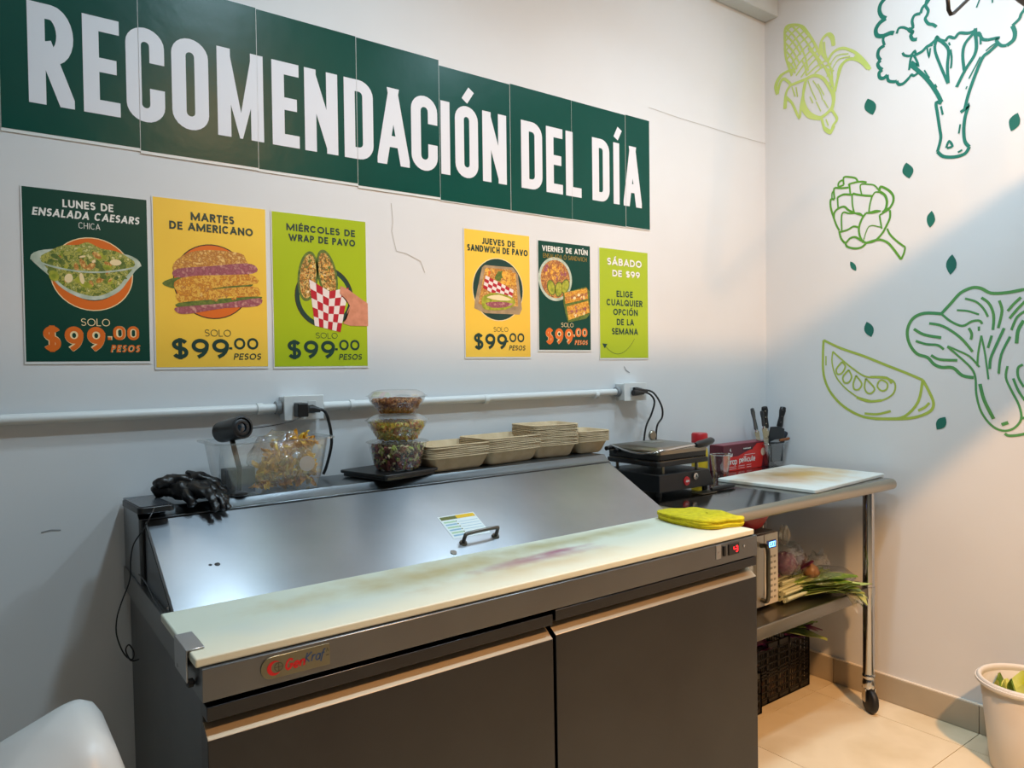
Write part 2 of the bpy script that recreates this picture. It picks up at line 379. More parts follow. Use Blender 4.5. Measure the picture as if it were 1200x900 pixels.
# mural lines: (width mm, [(y mm, z mm)...]) on the wall plane
MURAL={"corn_drawing":[[8.5,[[-138,2660],[-127,2692],[-107,2756],[-103,2822],[-106,2882],[-139,2884],[-186,2861],[-213,2825],[-244,2769],[-273,2706]]],[5.7,[[-107,2860],[-125,2875],[-147,2877]]],[5.7,[[-104,2822],[-141,2849],[-183,2864]]],[5.7,[[-105,2778],[-154,2815],[-206,2838]]],[5.6,[[-113,2740],[-167,2782],[-223,2810]]],[5.6,[[-123,2701],[-179,2748],[-238,2781]]],[5.6,[[-138,2671],[-193,2718],[-251,2752]]],[5.6,[[-158,2654],[-209,2699],[-264,2730]]],[5.6,[[-182,2639],[-226,2679],[-273,2706]]],[5.5,[[-209,2638],[-256,2663],[-307,2675]]],[5.5,[[-247,2636],[-284,2650],[-325,2651]]],[5.7,[[-106,2878],[-119,2883],[-123,2882]]],[5.7,[[-105,2886],[-149,2831],[-182,2773]]],[5.7,[[-105,2854],[-149,2798],[-182,2738]]],[5.7,[[-105,2817],[-145,2763],[-174,2705]]],[5.7,[[-111,2776],[-142,2731],[-162,2681]]],[5.7,[[-119,2727],[-141,2699],[-154,2666]]],[5.6,[[-139,2880],[-202,2794],[-255,2706]]],[5.6,[[-175,2867],[-227,2796],[-270,2721]]],[5.6,[[-182,2773],[-204,2717],[-217,2656]]],[5.5,[[-217,2754],[-252,2704],[-277,2650]]],[5.6,[[-186,2715],[-202,2679],[-209,2638]]],[5.5,[[-247,2722],[-289,2654],[-321,2581]]],[8.9,[[-307,2668],[-285,2703],[-274,2741],[-285,2771],[-311,2782],[-332,2761],[-336,2722]]],[13.5,[[-314,2780],[-329,2755],[-334,2726]]],[6.1,[[-307,2668],[-296,2706],[-292,2755]]],[6.2,[[-288,2694],[-283,2730],[-282,2758]]],[8.6,[[-307,2664],[-329,2694],[-372,2700],[-427,2664],[-468,2614],[-492,2573]]],[8.7,[[-492,2573],[-455,2615],[-414,2642],[-378,2637],[-357,2597],[-339,2528]]],[14.4,[[-427,2650],[-461,2613],[-485,2581]]],[4.0,[[-318,2651],[-350,2677],[-400,2667]]],[4.0,[[-328,2627],[-357,2658],[-407,2654]]],[4.0,[[-350,2593],[-361,2629],[-393,2649]]],[6.1,[[-307,2668],[-325,2621],[-328,2579],[-335,2536]]],[4.8,[[-284,2661],[-314,2618],[-325,2553]]],[4.7,[[-307,2634],[-336,2617]]],[4.7,[[-303,2608],[-332,2591]]],[4.7,[[-314,2577],[-332,2564]]],[10.2,[[-209,2624],[-247,2627],[-288,2599],[-317,2548],[-332,2510],[-328,2470],[-306,2449],[-276,2437]]],[9.1,[[-209,2624],[-197,2592],[-193,2537],[-216,2481],[-254,2447],[-284,2435]]],[11.2,[[-189,2545],[-193,2495],[-224,2455],[-276,2433]]],[3.5,[[-216,2614],[-232,2568],[-254,2519]]],[3.4,[[-239,2607],[-269,2556],[-284,2510]]],[3.4,[[-262,2586],[-291,2529]]],[3.4,[[-254,2512],[-276,2464]]],[3.4,[[-288,2509],[-310,2469]]],[3.5,[[-224,2542],[-239,2510]]],[8.6,[[-138,2625],[-114,2603],[-104,2570],[-102,2528]]],[8.5,[[-104,2578],[-138,2539],[-173,2465],[-181,2512],[-197,2578],[-207,2617]]],[12.9,[[-108,2577],[-104,2542],[-103,2524]]],[4.3,[[-138,2610],[-154,2563]]],[4.2,[[-158,2604],[-166,2559]]],[13.0,[[-86,2680],[-67,2661],[-57,2635],[-67,2600]]],[9.3,[[-65,2600],[-78,2643],[-98,2659],[-130,2627]]],[8.6,[[-57,2650],[-82,2678],[-123,2687],[-150,2681]]],[9.2,[[-130,2620],[-170,2622],[-209,2624]]],[8.2,[[-280,2432],[-287,2403],[-295,2380],[-320,2360],[-331,2388],[-349,2410],[-335,2441],[-324,2458]]],[10.9,[[-291,2388],[-320,2367],[-335,2387]]],[4.1,[[-299,2424],[-310,2394]]],[8.1,[[-335,2536],[-337,2495],[-328,2457]]]],"broccoli_drawing":[[12.1,[[-554,2835],[-535,2820],[-529,2796],[-538,2770],[-556,2754]]],[12.9,[[-556,2754],[-531,2746],[-515,2726],[-519,2701],[-542,2689],[-572,2690],[-587,2684]]],[7.4,[[-598,2678],[-606,2696],[-624,2693],[-642,2679]]],[8.8,[[-642,2679],[-660,2679],[-657,2706],[-667,2724],[-689,2722]]],[8.6,[[-689,2722],[-696,2742],[-713,2753],[-723,2767]]],[10.2,[[-642,2682],[-650,2669],[-659,2662],[-652,2650],[-660,2633],[-676,2629]]],[8.6,[[-713,2768],[-708,2744],[-717,2723],[-713,2707],[-706,2695],[-717,2673],[-734,2663],[-747,2649]]],[8.3,[[-584,2685],[-554,2689],[-544,2674],[-550,2649]]],[10.6,[[-550,2649],[-528,2641],[-523,2617],[-534,2595]]],[10.6,[[-534,2595],[-523,2586],[-527,2570],[-541,2555]]],[10.6,[[-541,2555],[-528,2547],[-531,2527],[-546,2520],[-561,2528]]],[9.0,[[-561,2528],[-565,2505],[-584,2494],[-598,2492]]],[8.9,[[-598,2492],[-606,2477],[-624,2475],[-646,2490]]],[7.3,[[-646,2490],[-655,2499],[-664,2492],[-680,2498]]],[7.3,[[-621,2596],[-628,2583],[-650,2574],[-667,2586],[-671,2566]]],[8.6,[[-671,2570],[-696,2576],[-713,2588],[-734,2588]]],[8.6,[[-717,2587],[-741,2600],[-748,2611],[-758,2597],[-778,2584]]],[8.4,[[-778,2584],[-791,2596],[-811,2585],[-827,2597],[-856,2586],[-876,2586],[-882,2594]]],[8.2,[[-882,2594],[-885,2572],[-901,2563]]],[8.2,[[-885,2572],[-894,2572],[-904,2548],[-922,2538]]],[8.1,[[-922,2538],[-938,2536],[-956,2533],[-950,2525],[-965,2503],[-983,2497]]],[10.6,[[-983,2497],[-1004,2509],[-1008,2534],[-1000,2560]]],[7.9,[[-1000,2560],[-1021,2575],[-1027,2590],[-1038,2602]]],[11.5,[[-650,2540],[-682,2504],[-717,2457],[-748,2401],[-765,2360]]],[6.6,[[-646,2520],[-652,2562],[-664,2569],[-680,2527],[-655,2550]]],[4.3,[[-703,2501],[-713,2480],[-722,2465]]],[5.0,[[-741,2435],[-748,2421]]],[5.0,[[-713,2584],[-720,2546],[-725,2577]]],[7.8,[[-741,2582],[-744,2552],[-765,2488],[-788,2424]]],[8.5,[[-741,2582],[-751,2600],[-778,2572],[-790,2543],[-786,2488],[-789,2424]]],[4.9,[[-791,2575],[-795,2563]]],[5.6,[[-797,2547],[-801,2511],[-798,2477]]],[8.9,[[-879,2585],[-885,2538],[-879,2499],[-847,2454],[-818,2401]]],[8.3,[[-876,2579],[-847,2551],[-839,2513],[-844,2455]]],[5.5,[[-898,2564],[-899,2530]]],[4.1,[[-950,2518],[-932,2511],[-916,2500]]],[8.9,[[-953,2511],[-926,2493],[-907,2482],[-885,2435],[-860,2367],[-847,2315]]],[4.1,[[-898,2486],[-882,2457],[-860,2419]]],[3.5,[[-854,2393],[-850,2384]]],[8.6,[[-765,2356],[-746,2364],[-751,2321],[-759,2262],[-763,2225],[-751,2178]]],[9.2,[[-751,2178],[-772,2155],[-812,2144],[-847,2148],[-862,2169]]],[9.1,[[-862,2169],[-847,2193],[-843,2233],[-847,2280],[-858,2319],[-850,2313],[-832,2304]]],[5.7,[[-763,2346],[-770,2312]]],[4.9,[[-831,2260],[-826,2227]]],[6.4,[[-782,2185],[-792,2207],[-804,2186],[-785,2183]]],[5.6,[[-823,2158],[-838,2164]]],[4.1,[[-897,2697],[-885,2668]]],[4.0,[[-937,2681],[-937,2664]]],[10.3,[[-554,2835],[-573,2850],[-610,2846],[-639,2823]]],[10.0,[[-639,2823],[-660,2858],[-716,2849],[-751,2817]]],[9.7,[[-751,2817],[-784,2834],[-843,2809],[-869,2770]]],[9.4,[[-869,2770],[-913,2772],[-961,2725],[-968,2696]]],[9.1,[[-968,2696],[-1015,2676],[-1044,2632],[-1038,2602]]]],"artichoke_drawing":[[4.6,[[-378,2128],[-378,2159],[-405,2155],[-429,2145],[-438,2131]]],[4.7,[[-378,2128],[-356,2125],[-355,2140],[-367,2148],[-378,2146]]],[4.6,[[-402,2120],[-402,2126],[-426,2128],[-455,2126],[-476,2118]]],[4.7,[[-337,2076],[-335,2121],[-367,2116],[-399,2113]]],[3.7,[[-325,2081],[-326,2104],[-334,2111]]],[4.6,[[-402,2126],[-407,2081]]],[3.5,[[-455,2073],[-450,2113],[-483,2109],[-509,2099],[-529,2072]]],[5.1,[[-350,2081],[-378,2088],[-413,2080],[-421,2083],[-431,2078],[-455,2070],[-499,2058]]],[4.2,[[-350,2081],[-353,2032]]],[4.1,[[-414,2078],[-416,2036],[-423,2004]]],[4.0,[[-499,2058],[-491,2032],[-486,1998],[-493,1994],[-514,1996],[-534,1990]]],[3.5,[[-499,2056],[-511,2071],[-531,2067]]],[5.9,[[-531,2069],[-551,2051],[-559,2025],[-554,1996],[-541,1984]]],[5.4,[[-529,2072],[-534,2089],[-564,2070],[-583,2045],[-584,2020],[-571,1998],[-556,1993]]],[5.2,[[-337,2074],[-320,2077],[-320,2043],[-334,1996]]],[5.2,[[-334,1996],[-336,2019],[-356,2034],[-380,2036],[-399,2018],[-423,2003]]],[4.7,[[-334,1996],[-345,1965],[-358,1940]]],[4.1,[[-369,1938],[-368,1998],[-378,2013],[-399,2005],[-426,2001],[-447,1996],[-460,1983]]],[4.6,[[-358,1932],[-394,1937],[-420,1947],[-441,1940]]],[5.1,[[-473,1993],[-455,1970],[-443,1934],[-449,1898],[-462,1875]]],[4.5,[[-473,1994],[-498,1990],[-529,1991]]],[3.9,[[-529,1975],[-571,1993]]],[4.0,[[-529,1975],[-538,1919]]],[5.0,[[-571,1988],[-571,1958],[-556,1926],[-539,1899],[-509,1874],[-473,1871]]],[2.5,[[-462,1881],[-486,1937],[-534,1926]]],[5.1,[[-358,1937],[-366,1905],[-385,1884],[-404,1899],[-426,1902],[-452,1885],[-473,1871]]],[5.1,[[-385,1884],[-393,1867],[-425,1855],[-454,1856],[-475,1871]]],[5.4,[[-475,1871],[-524,1877],[-559,1862],[-583,1834],[-615,1786]]],[4.4,[[-615,1786],[-626,1809],[-631,1832]]],[4.4,[[-631,1832],[-603,1856],[-573,1889],[-560,1916]]],[4.1,[[-423,2003],[-457,1987]]]],"tomato_slice_drawing":[[8.6,[[-285,1478],[-282,1409],[-285,1330],[-311,1261],[-362,1204],[-422,1168],[-480,1151],[-565,1151],[-628,1163],[-680,1223],[-697,1308]]],[8.3,[[-285,1478],[-363,1441],[-462,1406],[-556,1367],[-636,1335],[-697,1308]]],[8.8,[[-697,1308],[-718,1269],[-737,1221],[-726,1189],[-680,1165],[-619,1153],[-509,1148]]],[4.9,[[-296,1409],[-296,1369]]],[7.5,[[-466,1168],[-518,1167],[-574,1182]]],[8.0,[[-680,1188],[-705,1202],[-722,1220]]],[5.5,[[-327,1428],[-373,1388],[-423,1349],[-471,1321],[-537,1316],[-578,1307],[-592,1285],[-583,1252],[-546,1227],[-500,1220],[-442,1233]]],[4.9,[[-327,1428],[-324,1379],[-342,1320],[-383,1272],[-432,1237]]],[8.5,[[-432,1235],[-481,1219],[-537,1224]]],[8.3,[[-490,1319],[-556,1316],[-578,1294]]],[5.8,[[-368,1383],[-344,1354],[-347,1332],[-368,1335],[-383,1364],[-368,1383]]],[5.8,[[-398,1349],[-373,1320],[-378,1296],[-398,1296],[-411,1320],[-398,1349]]],[5.7,[[-430,1325],[-418,1292],[-422,1268],[-442,1268],[-454,1292],[-430,1325]]],[5.6,[[-471,1313],[-466,1278],[-476,1255],[-495,1253],[-507,1274],[-471,1313]]],[5.5,[[-523,1298],[-520,1279],[-537,1263],[-557,1270],[-560,1293],[-537,1307],[-523,1298]]]],"cabbage_drawing":[[9.5,[[-765,1561],[-703,1567],[-660,1549],[-639,1505],[-646,1453],[-675,1411],[-714,1396],[-738,1370],[-766,1357],[-806,1355],[-839,1326],[-878,1318]]],[9.0,[[-765,1561],[-799,1598],[-832,1634],[-871,1650],[-902,1645],[-934,1625],[-982,1622],[-1035,1628]]],[7.0,[[-765,1561],[-799,1530],[-839,1511],[-871,1526],[-896,1527],[-906,1515]]],[6.2,[[-848,1612],[-884,1598],[-909,1572],[-925,1540]]],[5.6,[[-820,1571],[-858,1565],[-895,1550]]],[7.5,[[-903,1611],[-928,1588],[-943,1546],[-941,1491]]],[7.5,[[-961,1596],[-970,1558],[-958,1497]]],[7.4,[[-1029,1602],[-1006,1579],[-988,1556]]],[7.4,[[-1047,1592],[-1018,1561],[-994,1529]]],[6.7,[[-1053,1559],[-1018,1534],[-1000,1488]]],[9.4,[[-1038,1520],[-1021,1487],[-1016,1440]]],[7.8,[[-721,1527],[-772,1513],[-832,1468],[-874,1414]]],[8.8,[[-664,1508],[-703,1484],[-765,1470]]],[7.3,[[-671,1461],[-710,1447],[-752,1442],[-774,1425]]],[8.0,[[-728,1404],[-759,1387],[-822,1383]]],[5.6,[[-787,1437],[-826,1418],[-865,1396],[-897,1357]]],[6.2,[[-787,1435],[-832,1393],[-871,1351],[-884,1316],[-887,1256],[-903,1194],[-935,1147],[-971,1128],[-1007,1137],[-1031,1172],[-1025,1219],[-1001,1272],[-983,1319],[-988,1360]]],[7.7,[[-861,1502],[-871,1480],[-868,1459]]],[6.3,[[-895,1506],[-895,1490]]],[5.6,[[-903,1472],[-893,1410],[-890,1361]]],[5.5,[[-903,1472],[-915,1409],[-927,1312]]],[6.9,[[-937,1471],[-925,1426]]],[7.6,[[-977,1496],[-952,1436],[-934,1388],[-931,1350]]],[6.8,[[-996,1465],[-968,1401],[-960,1333]]],[9.7,[[-899,1295],[-913,1236],[-944,1169]]],[9.5,[[-970,1149],[-991,1158]]],[6.7,[[-1036,1365],[-1021,1353],[-1022,1320],[-1039,1286]]],[6.7,[[-1006,1316],[-1022,1273],[-1042,1239]]],[7.4,[[-980,1118],[-995,1111],[-1037,1119],[-1088,1142],[-1127,1183]]],[6.7,[[-1031,1175],[-1054,1180]]],[7.6,[[-1035,1628],[-1087,1635],[-1136,1617],[-1163,1570],[-1195,1542],[-1209,1497],[-1190,1454],[-1153,1430],[-1137,1391],[-1143,1339]]],[7.1,[[-1143,1339],[-1148,1288],[-1143,1223],[-1127,1183]]],[6.6,[[-1064,1597],[-1087,1556],[-1093,1510]]],[6.5,[[-1109,1581],[-1109,1535],[-1098,1490]]],[6.5,[[-1153,1545],[-1137,1501],[-1109,1463]]],[5.9,[[-1076,1465],[-1073,1406],[-1079,1340]]],[6.0,[[-1042,1239],[-1065,1287],[-1076,1340]]]]}
LEAVES=[[[-481,2458],[-494,2449],[-504,2441],[-511,2432],[-515,2423],[-516,2414],[-514,2405],[-509,2395],[-502,2386],[-489,2395],[-480,2404],[-472,2413],[-468,2422],[-467,2431],[-469,2440],[-474,2449]],[[-1018,2250],[-1022,2238],[-1025,2227],[-1025,2218],[-1024,2210],[-1020,2203],[-1014,2198],[-1007,2194],[-997,2191],[-993,2203],[-991,2214],[-990,2224],[-991,2232],[-995,2238],[-1001,2243],[-1008,2247]],[[-635,2163],[-645,2154],[-653,2146],[-659,2138],[-662,2130],[-662,2122],[-659,2114],[-654,2106],[-647,2098],[-637,2106],[-629,2114],[-623,2122],[-620,2130],[-620,2138],[-623,2147],[-627,2155]],[[-730,1958],[-736,1948],[-740,1939],[-742,1930],[-743,1921],[-741,1914],[-737,1907],[-731,1900],[-724,1894],[-718,1903],[-714,1913],[-712,1922],[-712,1930],[-713,1938],[-717,1945],[-723,1951]],[[-804,1782],[-811,1770],[-816,1760],[-819,1749],[-819,1740],[-817,1730],[-812,1722],[-806,1714],[-797,1706],[-790,1717],[-785,1728],[-782,1738],[-782,1748],[-784,1757],[-789,1766],[-795,1774]],[[-406,1803],[-413,1800],[-419,1796],[-424,1791],[-428,1786],[-430,1781],[-432,1774],[-432,1768],[-431,1761],[-424,1764],[-418,1768],[-413,1772],[-409,1777],[-407,1783],[-405,1789],[-405,1796]],[[-475,1547],[-486,1541],[-494,1535],[-500,1528],[-504,1520],[-505,1511],[-504,1502],[-500,1493],[-495,1483],[-485,1489],[-476,1495],[-470,1502],[-466,1510],[-465,1519],[-466,1528],[-470,1537]],[[-780,1168],[-783,1158],[-784,1148],[-783,1140],[-780,1133],[-775,1127],[-768,1123],[-759,1120],[-749,1118],[-747,1129],[-746,1138],[-747,1146],[-750,1153],[-754,1159],[-761,1163],[-770,1166]]]
# the mural painted on the right wall: each vegetable is flat paint on the wall
greens = {'corn_drawing': ('#c6d67c', '#b7ce6c'), 'broccoli_drawing': ('#0f7463', '#0a6a5b'), 'artichoke_drawing': ('#5c9a2c', '#4c8c2a'),
          'tomato_slice_drawing': ('#a9bb4c', '#9cb246'), 'cabbage_drawing': ('#3f8a55', '#57934a')}
for nm, strokes in MURAL.items():
    c = greens[nm]; m = mat('paint_'+nm, c[0], .6, var=c[1], vscale=6); k = MB()
    for si, (w, pts) in enumerate(strokes):
        w *= {'corn_drawing': 1.35, 'broccoli_drawing': 1.3, 'artichoke_drawing': 1.7}.get(nm, 1.25)
        P = [Vector((p.x, p.y)) for p in cr([(a/1000, b/1000, 0) for a, b in pts], 4)]
        for i, qd in enumerate(ribbon(P, w/1000)):
            k.add([(-.0010-si*1.5e-5, p.x, p.y) for p in qd], [(3, 2, 1, 0)], m)
    o = k.build(nm, wr)
leaf_p = mat('paint_leaf', '#0c5f52', .6, var='#0a6a5a', vscale=8)
for lf in LEAVES:
    k = MB(); k.add([(-.0012, a/1000, b/1000) for a, b in lf], [tuple(range(len(lf)))], leaf_p); k.build('leaf_drawing', wr)
# ------------------------------------------------------------------ banner of eight sheets
green_m = mat('glossy_green_print', '#04443a', .30, var='#05493e', vscale=4, bump=.8, bscale=8, spec=.22)
paper_m = mat('white_paper', '#d9dcda', .35); letter_w = mat('white_print', '#dcdde2', .5)
BX = [-2.916, -2.628, -2.334, -2.040, -1.7545, -1.472, -1.192, -.915, -.780]
BZ = [(1.929, 2.366), (1.924, 2.366), (1.922, 2.364), (1.917, 2.362), (1.914, 2.346), (1.913, 2.349), (1.914, 2.349), (1.916, 2.351)]
BL = [('R', -2.861, -2.769), ('E', -2.750, -2.671), ('C', -2.657, -2.569), ('O', -2.552, -2.462), ('M', -2.440, -2.318), ('E', -2.294, -2.217), ('N', -2.201, -2.101),
      ('D', -2.081, -1.988), ('A', -1.975, -1.865), ('C', -1.858, -1.763), ('I', -1.750, -1.716), ('Ó', -1.696, -1.606), ('N', -1.588, -1.489), ('D', -1.426, -1.332),
      ('E', -1.314, -1.237), ('L', -1.222, -1.146), ('D', -1.091, -1.002), ('Í', -.981, -.949), ('A', -.927, -.827)]
reads = ['R E and the start of C', 'end of C, O and most of M', 'end of M, E, N and start of D', 'end of D, A and C', 'I, accented O and N', 'D, E and start of L', 'end of L, D and start of accented I', 'final A']
polys = []
for ch, x0, x1 in BL:
    z0 = 2.0045-.006*(x0+2.86)/2.0; hgt = .234
    for q in glyph(ch, x1-x0, hgt, .0345): polys.append([Vector((x0+p.x, z0+p.y, p.z)) for p in q])
for i in range(8):
    x0, x1 = BX[i], BX[i+1]; z0, z1 = BZ[i]
    yo = -.0012-.0006*(i % 2)
    sh = box('banner_sheet', (x0, yo-.0012, z0), (x1, yo+.0006, z1), paper_m)
    tag(sh, 'dark green banner sheet lettered with %s' % reads[i], 'banner', 'green banner sheets')
    k = MB(); e = .0012
    lo = .0075 if i < 4 else .003
    k.add([(x0+e*.6, yo-.0016, z0+lo), (x1-e*.6, yo-.0016, z0+lo), (x1-e*.6, yo-.0016, z1-.001), (x0+e*.6, yo-.0016, z1-.001)], [(0, 1, 2, 3)], green_m)
    k.build('print', sh)
    k = MB()
    for q in polys:
        c = clip(q, 0, x0+.0006, x1-.0006)
        if c: k.add([(p.x, yo-.0021-p.z, p.y) for p in c], [tuple(range(len(c)))], letter_w)
    k.build('lettering', sh)
# ------------------------------------------------------------------ posters
dgreen = mat('poster_dark_green', '#033f33', .4, spec=.3); yel = mat('poster_yellow', '#f2cb4c', .32, var='#edc044', vscale=3); lime = mat('poster_lime', '#a9bf1c', .32, var='#a2b71a', vscale=3)
p_white = mat('ink_white', '#e6e6df', .4); p_dk = mat('ink_dark_green', '#0d3a33', .4); p_or = mat('ink_orange', '#d96a1c', .4); p_pale = mat('ink_pale', '#efd9a8', .4); p_gold = mat('ink_gold', '#a8892f', .4)
p_line = mat('ink_line', '#3c2a18', .5); p_lett = mat('salad_print', '#7f8f25', .5, var=('#48611c', '#b9b254', '#6e7f2a', '#d8cf8a'), vscale=95)
p_leafd = mat('dark_leaf_print', '#3f5a20', .5, var='#6c7c2c', vscale=120)
p_bowl = mat('clear_bowl_print', '#9fb09a', .4, var='#c8d2c4', vscale=40); p_bread = mat('bread_print', '#d99c2a', .5, var=('#b56a18', '#e3b549', '#c98a22'), vscale=120)
p_bread2 = mat('toast_print', '#d8a54a', .5, var=('#a8641f', '#e8c070'), vscale=150); p_ham = mat('ham_print', '#a8606a', .5, var=('#8c4450', '#c78f86'), vscale=90)
p_wrap = mat('wrap_filling_print', '#a8873a', .5, var=('#3e4a1c', '#c47a2c', '#d8c070', '#5b3a1c'), vscale=130); p_skin = mat('hand_print', '#d48f72', .5, var='#c27f60', vscale=60)
p_red = mat('red_print', '#b5182c', .4); p_chk = mat('white_check_print', '#e8ddd8', .4); p_fruit = mat('lime_slice_print', '#b7b43a', .5, var='#7c8c1c', vscale=80)
p_cont = mat('container_print', '#b79c78', .4, var='#8f7a5c', vscale=30); p_chip = mat('chips_print', '#dd9a2a', .5, var=('#f0b94a', '#b5651c'), vscale=90)
p_grain = mat('grain_salad_print', '#b5702c', .5, var=('#8a4a34', '#d8a04a', '#6b3a28'), vscale=120)
class Art:
    def __init__(s, x0, x1, z0, z1, y):
        s.x0, s.w, s.z1, s.h, s.y = x0, x1-x0, z1, z1-z0, y; s.mb = {}; s.z0 = z0
    def k(s, part): return s.mb.setdefault(part, MB())
    def P(s, u, v): return Vector((s.x0+u*s.w, s.z1-v*s.h))
    def raw(s, part, pts, m, lay):
        s.k(part).add([(p.x, s.y-.00022*lay-(p.z if len(p) > 2 else 0), p.y) for p in pts], [tuple(range(len(pts)))], m)
    def poly(s, pts, m, lay, part='picture', smooth=0):
        P = [s.P(*p) for p in pts]
        if smooth: P = [Vector((p.x, p.y)) for p in cr([(p.x, p.y, 0) for p in P], smooth, True)]
        n = len(P); c = sum(P, Vector((0, 0)))/n
        s.k(part).add([(c.x, s.y-.00022*lay, c.y)]+[(p.x, s.y-.00022*lay, p.y) for p in P], [(0, i+1, (i+1) % n+1) for i in range(n)], m)
    def ell(s, u, v, r, m, lay, rv=None, inner=None, a0=0, a1=360, part='picture', rot=0):
        """r as a share of the width"""
        c = s.P(u, v); rx = r*s.w; ry = (rv or r)*s.w; n = 40; cs, sn = math.cos(rot), math.sin(rot)
        E = lambda f, a: Vector((c.x+rx*f*math.cos(a)*cs-ry*f*math.sin(a)*sn, c.y+rx*f*math.cos(a)*sn+ry*f*math.sin(a)*cs))
        A = [math.radians(a0+(a1-a0)*i/n) for i in range(n+1)]
        if inner:
            for i in range(n): s.raw(part, [E(1, A[i]), E(1, A[i+1]), E(inner, A[i+1]), E(inner, A[i])], m, lay)
        else: s.raw(part, [E(1, a) for a in A[:-1]], m, lay)
    def text(s, t, u0, u1, v0, v1, m, lay=3, th=.17, slant=0, outline=None, part='lettering'):
        a = s.P(u0, v1); h = (v1-v0)*s.h
        if outline:
            for q in text2d(t, a.x, a.y, (u1-u0)*s.w, h, th+.07, slant):
                s.raw(part, q, outline, lay-1)
        for q in text2d(t, a.x, a.y, (u1-u0)*s.w, h, th, slant): s.raw(part, q, m, lay)
    def done(s, parent):
        for n, k in s.mb.items(): k.build(n, parent)
def poster(x0, x1, z0, z1, m, label, border=.006, tilt=0):
    y = -.0022
    sh = box('poster', (x0, y, z0), (x1, y+.0012, z1), paper_m)
    tag(sh, label, 'poster', 'weekday menu posters')
    k = MB(); k.add([(x0+border*.5, y-.0004, z0+border), (x1-border*.5, y-.0004, z0+border), (x1-border*.5, y-.0004, z1-.002), (x0+border*.5, y-.0004, z1-.002)], [(0, 1, 2, 3)], m)
    k.build('print', sh)
    return sh, Art(x0, x1, z0, z1, y-.0004)
def price(a, c, v0, v1, u0=.14, u1=.63, out=None, cents=(.65, .90), pesos=(.67, .92)):
    a.text('$99', u0, u1, v0+.018, v1-.018, c, 3, .185, outline=out)
    h = v1-v0
    a.text('.00', cents[0]-.02, cents[1], v0+.01, v0+h*.52, c, 3, .19, outline=out)
    a.text('PESOS', pesos[0], pesos[1], v0+h*.68, v0+h*.93, c, 3, .17, slant=.18, outline=out)
def chk(a, f, n1, n2, lay, tri=None):
    """checked paper: f(s,t) maps the unit square to (u,v)"""
    for i in range(n1):
        for j in range(n2):
            q = [f(i/n1, j/n2), f((i+1)/n1, j/n2), f((i+1)/n1, (j+1)/n2), f(i/n1, (j+1)/n2)]
            a.poly(q, p_red if (i+j) % 2 else p_chk, lay)
rnd = random.Random(3)
def blobs(a, cu, cv, ru, rv, n, mats_, lay, s0=.02, s1=.05):
    for i in range(n):
        an = rnd.uniform(0, 6.28); rr_ = math.sqrt(rnd.random()); u = cu+ru*rr_*math.cos(an); v = cv+rv*rr_*math.sin(an)
        s_ = rnd.uniform(s0, s1); a.ell(u, v, s_, rnd.choice(mats_), lay+i*.02, rv=s_*rnd.uniform(.3, .8), rot=rnd.uniform(0, 3.1))
# Monday
sh, a = poster(-2.883, -2.6145, 1.398, 1.811, dgreen, 'dark green salad poster, price in orange, leftmost below the banner')
a.text('LUNES DE', .31, .71, .055, .10, p_white, th=.2); a.text('ENSALADA CAESARS', .08, .92, .115, .16, p_white, th=.2, slant=.15); a.text('CHICA', .43, .60, .178, .213, p_white, th=.09)
a.ell(.53, .475, .33, p_pale, 1); a.ell(.53, .475, .322, p_or, 1.3); a.ell(.53, .475, .24, dgreen, 1.6)
a.poly([(.06, .40), (.12, .36), (.3, .34), (.7, .34), (.86, .355), (.93, .40), (.88, .44), (.82, .50), (.74, .57), (.6, .62), (.45, .62), (.3, .57), (.2, .5), (.12, .45)], p_bowl, 2, smooth=3)
a.poly([(.13, .40), (.2, .36), (.3, .32), (.42, .31), (.5, .29), (.6, .32), (.72, .33), (.82, .36), (.88, .40), (.8, .48), (.72, .55), (.58, .60), (.45, .595), (.3, .55), (.2, .47)], p_lett, 2.5, smooth=3)
blobs(a, .5, .45, .32, .11, 60, [p_lett, p_leafd, p_fruit, p_pale, p_bread2, p_leafd], 3)
for q in ribbon([Vector((p.x, p.y)) for p in cr([(a.P(u, v).x, a.P(u, v).y, 0) for u, v in ((.06, .405), (.2, .44), (.4, .462), (.6, .46), (.8, .435), (.93, .405))], 5)], .004): a.raw('picture', q, p_bowl, 5)
a.text('SOLO', .43, .66, .735, .778, p_pale, th=.1); price(a, p_or, .765, .945, .14, .62, p_pale, (.66, .9), (.66, .9)); a.done(sh)
# Tuesday
sh, a = poster(-2.606, -2.316, 1.382, 1.822, yel, 'yellow poster with a large ham sandwich, second from the left')
a.text('MARTES', .32, .70, .07, .118, p_dk, th=.22); a.text('DE AMERICANO', .14, .87, .133, .18, p_dk, th=.22)
a.ell(.5, .475, .34, p_line, 1); a.ell(.5, .475, .33, p_or, 1.3); a.ell(.5, .475, .245, yel, 1.6)
a.poly([(.07, .50), (.2, .46), (.4, .47), (.8, .42), (.86, .45), (.82, .50), (.5, .53), (.2, .53)], p_leafd, 2, smooth=3)
a.poly([(.17, .38), (.3, .31), (.5, .285), (.75, .29), (.8, .33), (.8, .37), (.5, .40), (.2, .44)], p_bread2, 2.4, smooth=3)
a.poly([(.16, .45), (.2, .41), (.5, .38), (.8, .35), (.9, .37), (.86, .41), (.5, .44), (.25, .46)], p_ham, 2.8, smooth=3)
a.poly([(.17, .49), (.3, .45), (.6, .43), (.85, .42), (.9, .47), (.6, .50), (.3, .55), (.2, .55)], p_bread, 3.1, smooth=3)
a.poly([(.2, .55), (.5, .52), (.85, .49), (.92, .51), (.9, .55), (.6, .56), (.35, .61), (.22, .61)], p_bread, 3.4, smooth=3)
